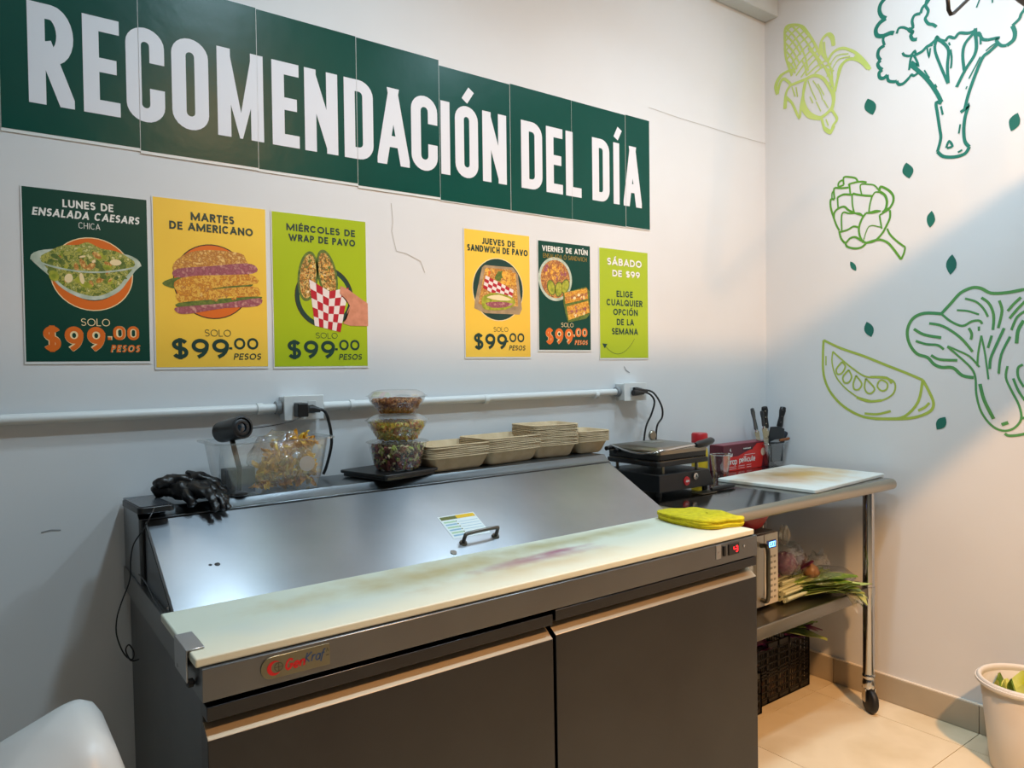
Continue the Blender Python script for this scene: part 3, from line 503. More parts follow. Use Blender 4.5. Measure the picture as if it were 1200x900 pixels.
a.poly([(.2, .61), (.5, .58), (.9, .55), (.9, .57), (.5, .61), (.22, .635)], p_leafd, 3.7, smooth=3)
a.poly([(.17, .64), (.3, .625), (.6, .60), (.92, .56), (.9, .61), (.6, .63), (.3, .67), (.2, .67)], p_ham, 3.9, smooth=3)
blobs(a, .5, .54, .3, .05, 26, [p_bread2, p_bread], 4.2, .01, .022)
a.text('SOLO', .42, .65, .762, .803, p_dk, th=.09); price(a, p_dk, .80, .955); a.done(sh)
# Wednesday
sh, a = poster(-2.3035, -2.0155, 1.381, 1.820, lime, 'lime green poster with two wraps in a hand, third from the left')
a.text('MIÉRCOLES DE', .15, .87, .07, .115, p_dk, th=.22); a.text('WRAP DE PAVO', .17, .87, .135, .18, p_dk, th=.22)
a.ell(.53, .53, .31, p_line, 1); a.ell(.53, .53, .302, p_dk, 1.3, inner=.86)
a.ell(.53, .53, .26, lime, 1.6)
for cu, cv, ro in ((.36, .40, -.12), (.56, .38, .2)):
    a.ell(cu, cv, .105, p_leafd, 2, rv=.25, rot=ro); a.ell(cu, cv, .082, p_wrap, 2.4, rv=.22, rot=ro); blobs(a, cu, cv, .06, .11, 22, [p_chip, p_wrap, p_pale, p_leafd], 2.6, .01, .022)
f = lambda s_, t_: (.37+.42*s_*(1-.35*t_)+.05*t_, .47+.25*t_-.05*abs(s_-.5)*2*(1-t_)+.04*s_)
chk(a, f, 6, 5, 4)
a.poly([(1.0, .56), (.9, .52), (.78, .47), (.70, .45), (.69, .50), (.76, .54), (.80, .58), (.77, .62), (.76, .67), (.72, .70), (.8, .715), (1.0, .715)], p_skin, 5)
a.text('SOLO', .43, .66, .765, .803, p_dk, th=.09); price(a, p_dk, .80, .955); a.done(sh)
# Thursday
sh, a = poster(-1.6685, -1.391, 1.407, 1.837, yel, 'yellow poster with a boxed sandwich on a green disc, right after the bare wall gap')
a.text('JUEVES DE', .26, .76, .06, .108, p_dk, th=.22); a.text('SANDWICH DE PAVO', .05, .96, .12, .17, p_dk, th=.22)
a.ell(.5, .455, .385, p_pale, 1); a.ell(.5, .455, .375, p_dk, 1.3)
a.poly([(.3, .27), (.72, .27), (.8, .32), (.86, .6), (.82, .645), (.3, .645), (.14, .61), (.15, .55), (.26, .29)], p_cont, 2)
a.poly([(.33, .29), (.70, .29), (.77, .34), (.80, .58), (.3, .6), (.2, .57), (.29, .33)], p_bread2, 2.4)
blobs(a, .38, .33, .08, .04, 8, [p_or, p_chip], 2.8, .02, .04); blobs(a, .50, .34, .05, .04, 6, [p_leafd], 2.9, .02, .05); blobs(a, .66, .38, .1, .07, 14, [p_chip, p_bread], 3, .03, .06)
chk(a, lambda s_, t_: (.31+.42*s_-.04*t_, .35+.10*s_+.10*t_), 7, 4, 4)
a.poly([(.26, .6), (.25, .53), (.32, .50), (.45, .48), (.66, .5), (.74, .53), (.74, .57), (.6, .61), (.35, .62)], p_fruit, 4.6, smooth=2)
a.poly([(.30, .565), (.5, .55), (.72, .56), (.6, .59), (.4, .60)], p_ham, 5, smooth=2); a.poly([(.32, .52), (.5, .495), (.7, .53), (.5, .54)], p_pale, 5, smooth=2)
a.text('SOLO', .42, .64, .75, .787, p_dk, th=.09); price(a, p_dk, .785, .945, .13, .62, None, (.63, .89), (.65, .9)); a.done(sh)
# Friday
sh, a = poster(-1.3575, -1.1035, 1.432, 1.827, dgreen, 'small dark green poster with a round salad bowl and grilled sandwich')
a.text('VIERNES DE ATÚN', .08, .94, .045, .095, p_white, th=.2); a.text('ENSALADA Ó SANDWICH', .1, .92, .115, .155, p_gold, th=.1)
a.ell(.32, .34, .31, p_bowl, 1.5); a.ell(.32, .34, .27, p_grain, 2); blobs(a, .32, .28, .2, .08, 30, [p_grain, p_chip, p_ham], 2.3, .015, .04)
for u, v, r0 in ((.24, .42, .3), (.38, .43, -.2), (.5, .40, -.5)): a.ell(u, v, .075, p_leafd, 3, rv=.11, rot=r0); a.ell(u, v, .06, p_fruit, 3.3, rv=.095, rot=r0)
a.poly([(.46, .46), (.9, .39), (.97, .43), (.96, .52), (.99, .63), (.9, .69), (.55, .73), (.5, .65), (.46, .55)], p_leafd, 3.6)
a.poly([(.48, .46), (.92, .40), (.94, .50), (.5, .56)], p_bread, 4); a.poly([(.52, .585), (.94, .52), (.97, .63), (.56, .71)], p_bread, 4)
a.poly([(.49, .50), (.93, .44), (.93, .47), (.5, .53)], p_grain, 4.4); a.poly([(.54, .63), (.96, .57), (.96, .59), (.55, .66)], p_grain, 4.4)
blobs(a, .72, .48, .2, .05, 16, [p_bread2, p_ham, p_pale], 4.8, .01, .03); blobs(a, .75, .62, .18, .05, 16, [p_bread2, p_ham, p_pale], 4.8, .01, .03)
a.text('SOLO', .42, .65, .735, .775, p_pale, th=.1); price(a, p_or, .77, .95, .13, .64, p_pale, (.66, .92), (.67, .92)); a.done(sh)
# Saturday
sh, a = poster(-1.0615, -.7925, 1.402, 1.827, lime, 'lime green poster with text only and a thin curved arrow')
a.text('SÁBADO', .16, .86, .085, .15, p_white, th=.24, outline=p_dk); a.text('DE $99', .26, .82, .19, .25, p_white, th=.24, outline=p_dk)
for t_, u0, u1, v in (('ELIGE', .34, .67, .375), ('CUALQUIER', .14, .87, .455), ('OPCIÓN', .27, .77, .54), ('DE LA', .34, .69, .63), ('SEMANA', .24, .77, .715)):
    a.text(t_, u0, u1, v, v+.058, p_dk, th=.21)
arc = [a.P(.70+(-.62)*t_, .81+.35*t_*(1-t_)*1.3+.05*t_) for t_ in [i/14 for i in range(15)]]
for q in ribbon(arc, .0014): a.raw('picture', q, p_dk, 2)
a.poly([(.05, .855), (.15, .86), (.10, .90)], p_dk, 2.2); a.done(sh)
# ------------------------------------------------------------------ stained cutting-board material
def stain_mat(name, base, stains, rough=.42, nscale=14):
    if name in MATS: return MATS[name]
    m = bpy.data.materials.new(name); MATS[name] = m; m.use_nodes = True
    nt = m.node_tree; b = nt.nodes['Principled BSDF']; N = nt.nodes.new; L = nt.links.new
    b.inputs['Roughness'].default_value = rough
    tc = N('ShaderNodeTexCoord'); cur = None
    base_n = N('ShaderNodeRGB'); base_n.outputs[0].default_value = lin(base); cur = base_n.outputs[0]
    for i, (c, rad, col, st) in enumerate(stains):
        mp = N('ShaderNodeMapping'); mp.vector_type = 'TEXTURE'; L(tc.outputs['Object'], mp.inputs[0])
        mp.inputs['Location'].default_value = c; mp.inputs['Scale'].default_value = rad
        nz = N('ShaderNodeTexNoise'); nz.inputs['Scale'].default_value = nscale; nz.inputs['Detail'].default_value = 5; L(tc.outputs['Object'], nz.inputs['Vector'])
        ln = N('ShaderNodeVectorMath'); ln.operation = 'LENGTH'; L(mp.outputs[0], ln.inputs[0])
        ad = N('ShaderNodeMath'); ad.operation = 'MULTIPLY_ADD'; L(nz.outputs[0], ad.inputs[0]); ad.inputs[1].default_value = 1.5; L(ln.outputs['Value'], ad.inputs[2])
        mr = N('ShaderNodeMapRange'); L(ad.outputs[0], mr.inputs[0]); mr.inputs[1].default_value = 1.85; mr.inputs[2].default_value = .75
        mr.inputs[3].default_value = 0; mr.inputs[4].default_value = st
        mx = N('ShaderNodeMix'); mx.data_type = 'RGBA'; L(mr.outputs[0], mx.inputs[0]); L(cur, mx.inputs[6]); mx.inputs[7].default_value = lin(col)
        cur = mx.outputs[2]
    L(cur, b.inputs['Base Color']); return m
# ------------------------------------------------------------------ lower-case strokes for badges
LOW = {'w': (.62, [[(0, .62), (.15, 0), (.31, .55), (.46, 0), (.62, .62)]]), 'r': (.36, [[(.05, 0), (.05, .62)], [(.05, .38), (.14, .56), (.34, .6)]]),
       'a': (.5, [el(.25, .3, .22, .3, 20, 380), [(.47, .62), (.47, 0)]]), 'p': (.5, [el(.27, .3, .22, .3, -200, 160), [(.05, .62), (.05, -.3)]]),
       'e': (.5, [[(.03, .3), (.46, .32)]+el(.25, .3, .22, .3, 5, 320)]), 'l': (.2, [[(.08, 1), (.08, 0)]]), 'i': (.2, [[(.08, .62), (.08, 0)], [(.08, .82), (.08, .92)]]),
       'c': (.45, [el(.25, .3, .22, .3, 45, 315)]), 'u': (.5, [[(.05, .62)]+el(.24, .22, .19, .22, 180, 360)+[(.43, .62), (.45, 0)]]), 't': (.34, [[(.15, .95), (.15, .1), (.3, .02)], [(0, .62), (.32, .62)]]),
       'n': (.5, [[(.05, 0), (.05, .62)], [(.05, .4)]+el(.25, .4, .19, .21, 180, 0)+[(.44, 0)]]), 'f': (.36, [[(.34, .98), (.2, .95), (.13, .7), (.08, -.25)], [(0, .6), (.32, .6)]]),
       'K': (.6, [[(.06, 1), (.02, 0)], [(.55, 1), (.05, .45), (.5, 0)]]), 'G': (.7, [[(.6, .85)]+el(.33, .5, .3, .5, 50, 330)+[(.6, .45), (.35, .45)]]), 'd': (.5, [el(.24, .3, .22, .3, -20, 340), [(.46, 1), (.46, 0)]])}
def low2d(s, x0, y0, width, h, t, slant=0):
    tot = sum(LOW[c][0]+.1 for c in s); k = width/tot; x = 0; q = []
    for c in s:
        for st in LOW[c][1]:
            P = [Vector((x0+x+px*k+slant*py*h, y0+py*h)) for px, py in st]
            q += ribbon(P, t)
        x += (LOW[c][0]+.1)*k
    return q
# ------------------------------------------------------------------ the refrigerated prep counter
FR = thing('prep_refrigerator', (-2.697, -.801, 0), 'long stainless steel two-door prep refrigerator with sloping lid, against the back wall', 'refrigerator', rz=-.018)
FR.rotation_euler = (0, -.008, -.018)
LW = 1.446
box('cabinet_body', (.012, .055, .13), (LW-.012, .79, .846), steel_dark, FR, .003)
box('door_gap', (.02, .045, .15), (LW-.02, .056, .84), black_gap, FR)
k = MB(); k.prism([(0, .841), (0, .896), (.02, .898), (.79, .898), (.79, .841)], 0, 0, LW, steel_front); o = bev(k.build('worktop_frame', FR), .0015)
for x0, x1, zt, nm in ((.006, .724, .832, 'left'), (.732, LW-.004, .8385, 'right')):
    k = MB()
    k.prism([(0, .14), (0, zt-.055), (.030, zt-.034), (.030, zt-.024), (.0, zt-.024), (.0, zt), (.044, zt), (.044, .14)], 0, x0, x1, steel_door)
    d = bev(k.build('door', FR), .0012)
    d.data.materials.append(steel_chamfer_lit)
    for p in d.data.polygons:
        if abs(p.normal.z) > .5 and abs(p.normal.y) > .3: p.material_index = 1
    box('handle_recess_shade', (x0+.001, .0285, zt-.036), (x1-.001, .0295, zt-.0235), black_gap, d)  # black strip put in as the shade of the handle recess
# caster feet
for x in (.1, LW-.1):
    for y in (.12, .70):
        k = MB(); k.lathe([(.012, .09), (.012, .13)], (x, y, 0), chrome, 12); k.box((x-.012, y-.03, .05), (x+.012, y+.03, .1), steel_dark)
        c = k.build('caster', FR); k = MB(); k.lathe([(.0, -.013), (.04, -.013), (.045, -.008), (.045, .008), (.04, .013), (0, .013)], (x, y, .045), rubber, 20, (1, 0, 0)); k.build('caster_wheel', c, 40)
# hood behind the lid, with the flat ledge that carries the containers
k = MB(); k.prism([(.578, .898), (.578, 1.046), (.588, 1.050), (.603, 1.066), (.79, 1.066), (.79, .898)], 0, .004, LW-.004, steel_hood); hood = bev(k.build('hood', FR), .001)
box('hood_gap_shade', (.010, .566, .90), (LW-.012, .5775, 1.043), black_gap, FR)  # black sheet put in as the shade between lid and hood
# sloping lid
k = MB(); k.prism([(.288, .899), (.288, .907), (.560, 1.043), (.566, 1.043), (.566, .899)], 0, .016, LW-.022, steel_lid); lid = bev(k.build('lid', FR), .002)
k = MB(); k.prism([(.30, .899), (.562, .899), (.562, 1.032)], 0, .0145, .016, steel_dark); k.build('lid_side', lid)
def on_lid(x, s, off=0):      # s metres up the slope from its lower edge
    dy, dz = .272, .136; l = math.hypot(dy, dz); return Vector((x, .288+dy*s/l-off*dz/l, .907+dz*s/l+off*dy/l))
k = MB(); hp = [on_lid(.703, .048, -.002), on_lid(.703, .048, .022), on_lid(.712, .048, .030), on_lid(.795, .052, .030), on_lid(.804, .052, .022), on_lid(.804, .052, -.002)]
hd_m = mat('handle_metal', '#6e6a64', .3, 1)
k.tube(cr(hp, 5), .0048, hd_m, 10); h_ = k.build('lid_handle', lid, 60)
for x, s_ in ((.703, .048), (.804, .052)):
    k = MB(); k.lathe([(0, 0), (.011, 0), (.009, .005), (0, .005)], on_lid(x, s_, 0), hd_m, 14, (0, -.447, .894)); k.build('handle_foot', h_, 40)
k = MB(); k.lathe([(0, 0), (.009, 0), (.008, .002), (0, .002)], on_lid(.66, .022, 0), chrome, 14, (0, -.447, .894)); k.build('lid_button', lid, 40)
# instruction label stuck on the lid
lb_w = mat('label_white', '#dfe6e4', .45); lb_y = mat('label_yellow', '#e2b51c', .45); lb_g = mat('label_dark', '#5f6428', .5); lb_b = mat('label_blue_ink', '#8fb3c8', .5); lb_gr = mat('label_green_ink', '#a9c7a0', .5)
def lidq(k, x0, x1, s0, s1, m, off): k.add([on_lid(x0, s0, off), on_lid(x1, s0, off), on_lid(x1, s1, off), on_lid(x0, s1, off)], [(0, 1, 2, 3)], m)
k = MB(); lidq(k, .688, .800, .070, .163, lb_w, .0006); st = k.build('instruction_label', lid)
k = MB(); lidq(k, .692, .740, .146, .159, lb_g, .001); lidq(k, .740, .797, .146, .160, lb_y, .001)
for i in range(6): lidq(k, .694, .728, .078+i*.011, .084+i*.011, lb_gr if i % 2 else lb_b, .001); lidq(k, .736, .796, .077+i*.011, .0785+i*.011, lb_b, .001); lidq(k, .729, .733, .079+i*.011, .083+i*.011, lb_g, .001)
k.build('lettering', st)
k = MB(); k.lathe([(0, 0), (.004, 0), (0, .0025)], on_lid(.112, .125, 0), mat('dark_speck', '#2a2a2c', .5), 10, (0, -.447, .894)); k.lathe([(0, 0), (.006, 0), (0, .0015)], on_lid(.126, .123, 0), MATS['dark_speck'], 10, (0, -.447, .894)); k.build('rivet_hole', lid)
# badge
badge_m = mat('badge_metal', '#8f8c78', .35, 1); b_red = mat('badge_red', '#c0141e', .4); b_blue = mat('badge_blue', '#2c4a78', .4); b_grey = mat('badge_grey', '#4a4a3c', .5)
k = MB(); pts = [(.215, .852), (.215, .890)]+[(.112+.019*math.cos(a)-.0, .871+.019*math.sin(a)) for a in [math.radians(90+i*15) for i in range(13)]]
k.prism([(p[0], p[1]) for p in pts], 1, -.0022, .001, badge_m); bd = bev(k.build('badge', FR), .0006)
k = MB(); yb = -.0026
def flat(k, pts, m, y): k.add([(p[0], y, p[1]) for p in pts], [tuple(range(len(pts)))], m)
for i in range(24):      # crescent
    a0, a1 = math.radians(50+i*260/24), math.radians(50+(i+1)*260/24)
    def IP(a): return (.116+.0125*math.cos(a), .870+.0125*math.sin(a))
    def JP(a): return (.1195+.0088*math.cos(a), .8705+.0095*math.sin(a))
    flat(k, [IP(a0), IP(a1), JP(a1), JP(a0)], b_red, yb)
for r_ in (.0072,): 
    for q in ribbon([Vector((.1235+r_*math.cos(a), .8705+r_*math.sin(a))) for a in [i*math.pi/10 for i in range(20)]], .0012, 0, True): flat(k, q, b_grey, yb-.0002)
for q in ribbon([Vector((.1163, .8705)), Vector((.1307, .8705))], .001)+ribbon([Vector((.1235, .8633)), Vector((.1235, .8777))], .001): flat(k, q, b_grey, yb-.0002)
for q in low2d('Gen', .134, .8625, .036, .0165, .0036, .25): flat(k, q, b_red, yb)
for q in low2d('Kraf', .169, .866, .036, .0165, .0024, .25): flat(k, q, b_blue, yb)
for q in ribbon([Vector((.2085, .876)), Vector((.2105, .882)), Vector((.2125, .876))], .0012)+ribbon([Vector((.2075, .870)), Vector((.2130, .870))], .002): flat(k, q, b_grey, yb)
k.build('lettering', bd)
# thermostat
th_ = box('thermostat', (1.322, -.003, .860), (1.366, .001, .891), black_pl, FR, .002)
k = MB()
def seg7(k, x, z, h, on, m):
    w = h*.55; S7 = {'a': ((0, h), (w, h)), 'b': ((w, h), (w, h/2)), 'c': ((w, h/2), (w, 0)), 'd': ((0, 0), (w, 0)), 'e': ((0, 0), (0, h/2)), 'f': ((0, h/2), (0, h)), 'g': ((0, h/2), (w, h/2))}
    for c in on:
        a, b = S7[c]
        for q in ribbon([Vector((x+a[0], z+a[1])), Vector((x+b[0], z+b[1]))], h*.2): flat(k, q, m, -.0035)
seg7(k, 1.342, .868, .014, 'gf', red_led); seg7(k, 1.350, .868, .014, 'abgcd', red_led); k.build('digits', th_)
sw = box('switch_plate', (1.272, -.0015, .858), (1.292, .001, .895), steel, FR, .0008)
box('switch', (1.301, -.004, .862), (1.309, .001, .889), black_pl, FR, .001)
for x, z in ((1.282, .876), (1.387, .876)):
    k = MB(); k.lathe([(0, .002), (.003, .0015), (.0035, 0)], (x, -.001, z), chrome, 10, (0, -1, 0)); k.build('screw', FR, 40)
# bracket at the left end that holds the board
k = MB(); k.box((-.014, .045, .862), (-.011, .135, .9165), steel); k.box((-.014, .045, .9145), (.016, .135, .9175), steel); br = bev(k.build('board_bracket', FR), .001)
for y, z in ((.050, .86), (.112, .872)):
    k = MB(); k.lathe([(.004, 0), (.0075, .002), (.0075, .010), (.004, .013), (0, .013)], (-.001, y, z), black_pl, 12, (-1, 0, 0)); k.build('knob', FR, 40)
k = MB(); k.tube(cr([(.004, .285, .902), (-.003, .36, .916), (-.002, .47, .93), (.0, .57, .925)], 5), .0018, black_pl, 6); k.build('side_wire', FR, 60)
k = MB(); k.lathe([(.0, 0), (.004, 0), (.003, .003), (0, .003)], (.0138, .325, .908), chrome, 12, (-1, 0, 0)); k.build('hinge_pin', FR, 40)
# long cutting board on the counter
def F(x, y, z):  # fridge coordinates to the room
    return Matrix.Rotation(-.018, 4, 'Z') @ Matrix.Rotation(-.008, 4, 'Y') @ Vector((x, y, z)) + Vector((-2.697, -.801, 0))
lb = stain_mat('long_board_poly', '#d3d6c4', [((.55, .20, .9), (.40, .09, .3), '#b9a36c', .85), ((1.0, .23, .9), (.35, .05, .3), '#a9a070', .8), ((.25, .10, .9), (.22, .06, .3), '#c3cfcb', .6),
     ((.78, .14, .9), (.22, .03, .3), '#9c4b78', .75), ((.88, .165, .9), (.12, .018, .3), '#9a3f6d', .8), ((.74, .09, .9), (.3, .06, .3), '#c9ad7a', .6)])
o = box('cutting_board', (-.008, .005, .8982), (1.44, .2855, .9135), lb, None, .003, 3)
o.matrix_world = Matrix.Translation((-2.697, -.801, 0)) @ Matrix.Rotation(-.018, 4, 'Z') @ Matrix.Rotation(-.008, 4, 'Y')
tag(o, 'long stained white poly cutting board along the front of the steel prep refrigerator', 'cutting board')
def LZ(x): return 1.066+.008*(x+2.697)+.0006
# folded yellow cloth
cl = mat('yellow_cloth', '#d8c800', .85, var='#bfae06', vscale=60, bump=1, bscale=350)
k = MB(); rn = random.Random(5)
zc = .9255
for L_ in range(4):
    base = [(-1.360, -.560), (-1.385, -.660), (-1.372, -.752), (-1.31, -.768), (-1.252, -.778), (-1.232, -.70), (-1.232, -.61), (-1.29, -.565)]
    P = [Vector((x+rn.uniform(-.004, .004), y+rn.uniform(-.004, .004), 0)) for x, y in base]
    c0 = sum(P, Vector())/8; P = cr(P, 5, True); lp = []
    for f_, dz in ((.985, 0), (1.0, .0018), (1.0, .0042), (.985, .006), (.6, .0068), (.25, .0065)):
        lp.append([c0+(p-c0)*f_+Vector((0, 0, zc+L_*.0058+dz+(.0025*math.sin(p.x*70+L_)*math.cos(p.y*60) if L_ == 3 and dz > .005 else 0)+.0006*math.sin(i*1.3))) for i, p in enumerate(P)])
    k.loops(lp, cl)
tag(k.build('cleaning_cloth', None, 60), 'folded bright yellow cleaning cloth at the far end of the long board', 'cloth')
# ------------------------------------------------------------------ things on the ledge
tray_m = mat('moulded_fibre', '#cdb692', .85, var='#bfa681', vscale=30, bump=.3, bscale=300)
def tray_mesh(w, d, h=.045):
    N_ = 10; wall = []
    def lp(sw, z, rib=0, n=N_):
        L_ = rrect(w-sw*2, d-sw*2, max(.006, .022-sw*.3), n, z); out = []
        # densify straight sides for the ribs
        m = len(L_)
        for i in range(m):
            a, b = Vector(L_[i]), Vector(L_[(i+1) % m]); out.append(a)
            if (b-a).length > .03:
                q = 20
                for j in range(1, q): 
                    p = a.lerp(b, j/q); nrm = Vector((p.x, p.y, 0)).normalized(); out.append(p+nrm*(rib if j % 2 else -rib))
        return out
    k = MB()
    k.loops([lp(.006, h-.002), lp(0, h-.0035), lp(0, h-.001), lp(.0015, h), lp(.007, h), lp(.0095, h-.003, .0009), lp(.024, .008, .0009), lp(.032, .0025), ], tray_m, False, True)
    k.loops([lp(.006, h-.002), lp(.0085, h-.005, .0009), lp(.022, .008, .0009), lp(.030, 0)][::-1], tray_m, True, False)
    o = k.build('fibre_tray', None, 50); return o
def stack(w, d, cx, cy, rz, n, pitch, what, grp):
    first = tray_mesh(w, d)
    for i in range(n):
        o = first if i == 0 else first.copy()
        if i: COL.objects.link(o)
        o.location = (cx, cy, LZ(cx)+.0004+i*pitch); o.rotation_euler = (0, 0, rz+rn.uniform(-.02, .02))
        nth = ['', 'second', 'third', 'fourth', 'fifth', 'sixth', 'seventh', 'eighth', 'ninth', 'tenth', 'eleventh', 'twelfth', 'thirteenth'][n-1-i]
        lab = 'empty beige moulded fibre tray on top of %s' % what if i == n-1 else ('beige fibre tray at the bottom of %s' % what if i == 0 else 'beige fibre tray, %s from the top of %s' % (nth, what))
        tag(o, lab, 'tray', grp)
stack(.238, .155, -1.822, -.135, .10, 7, .0055, 'the stack beside the bowls', 'fibre trays, stack beside the bowls')
stack(.240, .155, -1.612, -.120, .12, 8, .0056, 'the second stack from the bowls', 'fibre trays, second stack')
stack(.190, .150, -1.425, -.115, -.10, 13, .0054, 'the tallest stack', 'fibre trays, tallest stack')
stack(.150, .150, -1.262, -.118, -.06, 7, .0055, 'the stack nearest the grill', 'fibre trays, last stack')
# kitchen scale
sc = thing('kitchen_scale', (-2.022, -.140, LZ(-2.02)), 'flat black kitchen scale under the three stacked bowls', 'scale', rz=.24)
k = MB(); k.loops([rrect(.19, .19, .012, 4, z) for z in (.002, .011)], black_pl); bev(k.build('base', sc), .001)
k = MB(); k.loops([rrect(.202, .202, .012, 4, z) for z in (.0112, .019)], black_pl); bev(k.build('plate', sc), .0015)
k = MB(); k.box((-.09, -.0955, .004), (-.03, -.0948, .010), mat('scale_display', '#2b3330', .2)); k.build('display', sc)
SZ = LZ(-2.02)+.0192
clear_pl = clear('clear_plastic', gloss=.16)
clear_lid = clear('clear_lid_plastic', gloss=.2, haze='#cfd2d0', hz=.07)
def bits(name, cx, cy, zs, rad, n, mats_, sz, parent=None, seed=1, flatn=1.0):
    """a heap of small food pieces inside a round bowl; rad(z) gives the inner radius"""
    r_ = random.Random(seed); k = MB(); z0, z1 = zs
    core = [(0, z0)]+[(rad(z0+(z1-z0)*t)*.82, z0+(z1-z0)*t) for t in (0, .33, .66, .9)]+[(0, z1-.002)]
    k.lathe(core, (cx, cy, 0), mats_[0], 20)
    for i in range(n):
        if r_.random() < .75: z = r_.uniform(z0+.004, z1); R = rad(z)*r_.uniform(.82, .90)
        else: z = z1-.003; R = rad(z)*math.sqrt(r_.random())*.9; z += .006*(1-R/rad(z))
        a = r_.uniform(0, 6.283); s_ = sz*r_.uniform(.6, 1.3)
        rot = Matrix.Rotation(r_.uniform(0, 3), 3, 'X') @ Matrix.Rotation(r_.uniform(0, 3), 3, 'Y') @ Matrix.Rotation(r_.uniform(0, 3), 3, 'Z')
        p = Vector((cx+R*math.cos(a), cy+R*math.sin(a), z)); d = Vector((s_, s_*.6, s_*.35*flatn))
        k.box(p-d, p+d, r_.choice(mats_), rot)
    return k.build(name, parent)
def rp(prof):
    def f(z):
        for (r0, z0), (r1, z1) in zip(prof, prof[1:]):
            if z <= z1: return r0+(r1-r0)*max(0, (z-z0))/(z1-z0)
        return prof[-1][0]
    return f
def bowl(label, cz, prof, lidprof, fill, mats_, n, sz, seed, contents_label, content_cat):
    t = thing('salad_bowl', (-2.008, -.165, cz), label, 'bowl', 'stacked clear salad bowls')
    k = MB(); k.lathe([(0, prof[0][1])]+prof, (0, 0, 0), clear_pl, 36, close=True); k.lathe([(prof[-1][0], prof[-1][1]-.002), (prof[-1][0]+.006, prof[-1][1]), (prof[-1][0]+.006, prof[-1][1]+.002)], (0, 0, 0), clear_pl, 36, close=True); k.build('bowl_body', t, 60)
    k = MB(); k.lathe(lidprof+[(0, lidprof[-1][1])], (0, 0, 0), clear_lid, 36, close=True); k.build('lid', t, 60)
    f = rp(prof); o = bits('salad_filling', 0, 0, fill, f, n, mats_, sz, None, seed); o.location = (-2.008, -.165, cz)
    tag(o, contents_label, content_cat, None, 'stuff')
v1 = [mat('shredded_red', '#6e3420', .5), mat('shredded_dark', '#38201a', .5), mat('shredded_green', '#9aa040', .5), mat('shredded_cream', '#c9b98a', .5), mat('pink_ham', '#9c5448', .5)]
v2 = [mat('corn_yellow', '#c79a28', .5), mat('pasta_yellow', '#dcc04e', .5), mat('pale_green', '#a8a848', .5), mat('pasta_orange', '#c98238', .5)]
v3 = [mat('crumb_brown', '#a5622c', .6), mat('crumb_dark', '#7d4420', .6), mat('crumb_light', '#c78a4c', .6)]
bowl('clear bowl of mixed red and green salad, lowest of three, standing on the black scale', SZ, [(.060, .001), (.066, .01), (.078, .055), (.083, .078)], [(.088, .079), (.082, .082), (.08, .0825)], (.003, .068), v1, 800, .0062, 2, 'mixed red and green chopped salad in the lowest clear bowl', 'food')
bowl('clear domed bowl of yellow corn and pasta, middle of three', SZ+.0832, [(.052, .001), (.062, .012), (.080, .040), (.085, .056)], [(.090, .057), (.086, .059), (.074, .068), (.06, .074)], (.003, .050), v2, 800, .0058, 3, 'yellow corn and pasta filling the middle clear bowl', 'food')
bowl('clear domed bowl of brown crumbs, topmost of three', SZ+.1580, [(.046, .001), (.058, .012), (.076, .036), (.081, .050)], [(.086, .051), (.082, .053), (.070, .063), (.055, .068)], (.003, .040), v3, 900, .0046, 4, 'brown crumbly topping in the topmost clear bowl', 'food')
# clear food tub
TX, TY, TZ = -2.375, -.150, LZ(-2.375)
tb = thing('food_tub', (TX, TY, TZ), 'clear rectangular plastic food tub on the ledge holding a bag of chips', 'container')
ctub = clear('clear_tub_plastic', gloss=.22, haze='#c8ccc9', hz=.06)
k = MB(); k.loops([rrect(.235, .11, .02, 5, .001), rrect(.262, .135, .026, 5, .06), rrect(.285, .155, .03, 5, .133)], ctub, True, False); k.build('tub_body', tb, 60)
k = MB(); a, b = rrect(.285, .155, .03, 5, .133), rrect(.312, .18, .032, 5, .134); k.loops([a, b, rrect(.312, .18, .032, 5, .130)], clear('tub_rim_plastic', gloss=.45, haze='#c8ccc9', hz=.16), False, False); k.build('rim', tb, 60)
# bag of yellow chips in the tub
chip = [mat('chip_yellow', '#d9a020', .5), mat('chip_gold', '#c48414', .5), mat('chip_light', '#e6bf45', .5)]
k = MB(); r_ = random.Random(12)
for i in range(330):
    t_ = r_.random(); x = -.065+.15*t_+r_.uniform(-.02, .02); z = .012+r_.random()*(.03+.095*min(1, t_*1.6)); y = r_.uniform(-.035, .035)
    s_ = r_.uniform(.011, .021); rot = Matrix.Rotation(r_.uniform(0, 3), 3, 'X') @ Matrix.Rotation(r_.uniform(0, 3), 3, 'Y') @ Matrix.Rotation(r_.uniform(0, 3), 3, 'Z')
    m = r_.choice(chip); P = [rot @ Vector((s_*math.cos(a), s_*.38*math.sin(a), .004*math.cos(2*a)))+Vector((x, y, z)) for a in [j*math.pi/4 for j in range(8)]]
    k.add(P+[p+Vector((0, .0012, .0012)) for p in P], [tuple(range(8)), tuple(range(8, 16))]+[(j, (j+1) % 8, 8+(j+1) % 8, 8+j) for j in range(8)], m)
o = k.build('chips', None); o.location = (TX+.03, TY, TZ); tag(o, 'heap of golden yellow chips bagged inside the clear food tub', 'chips', None, 'stuff')
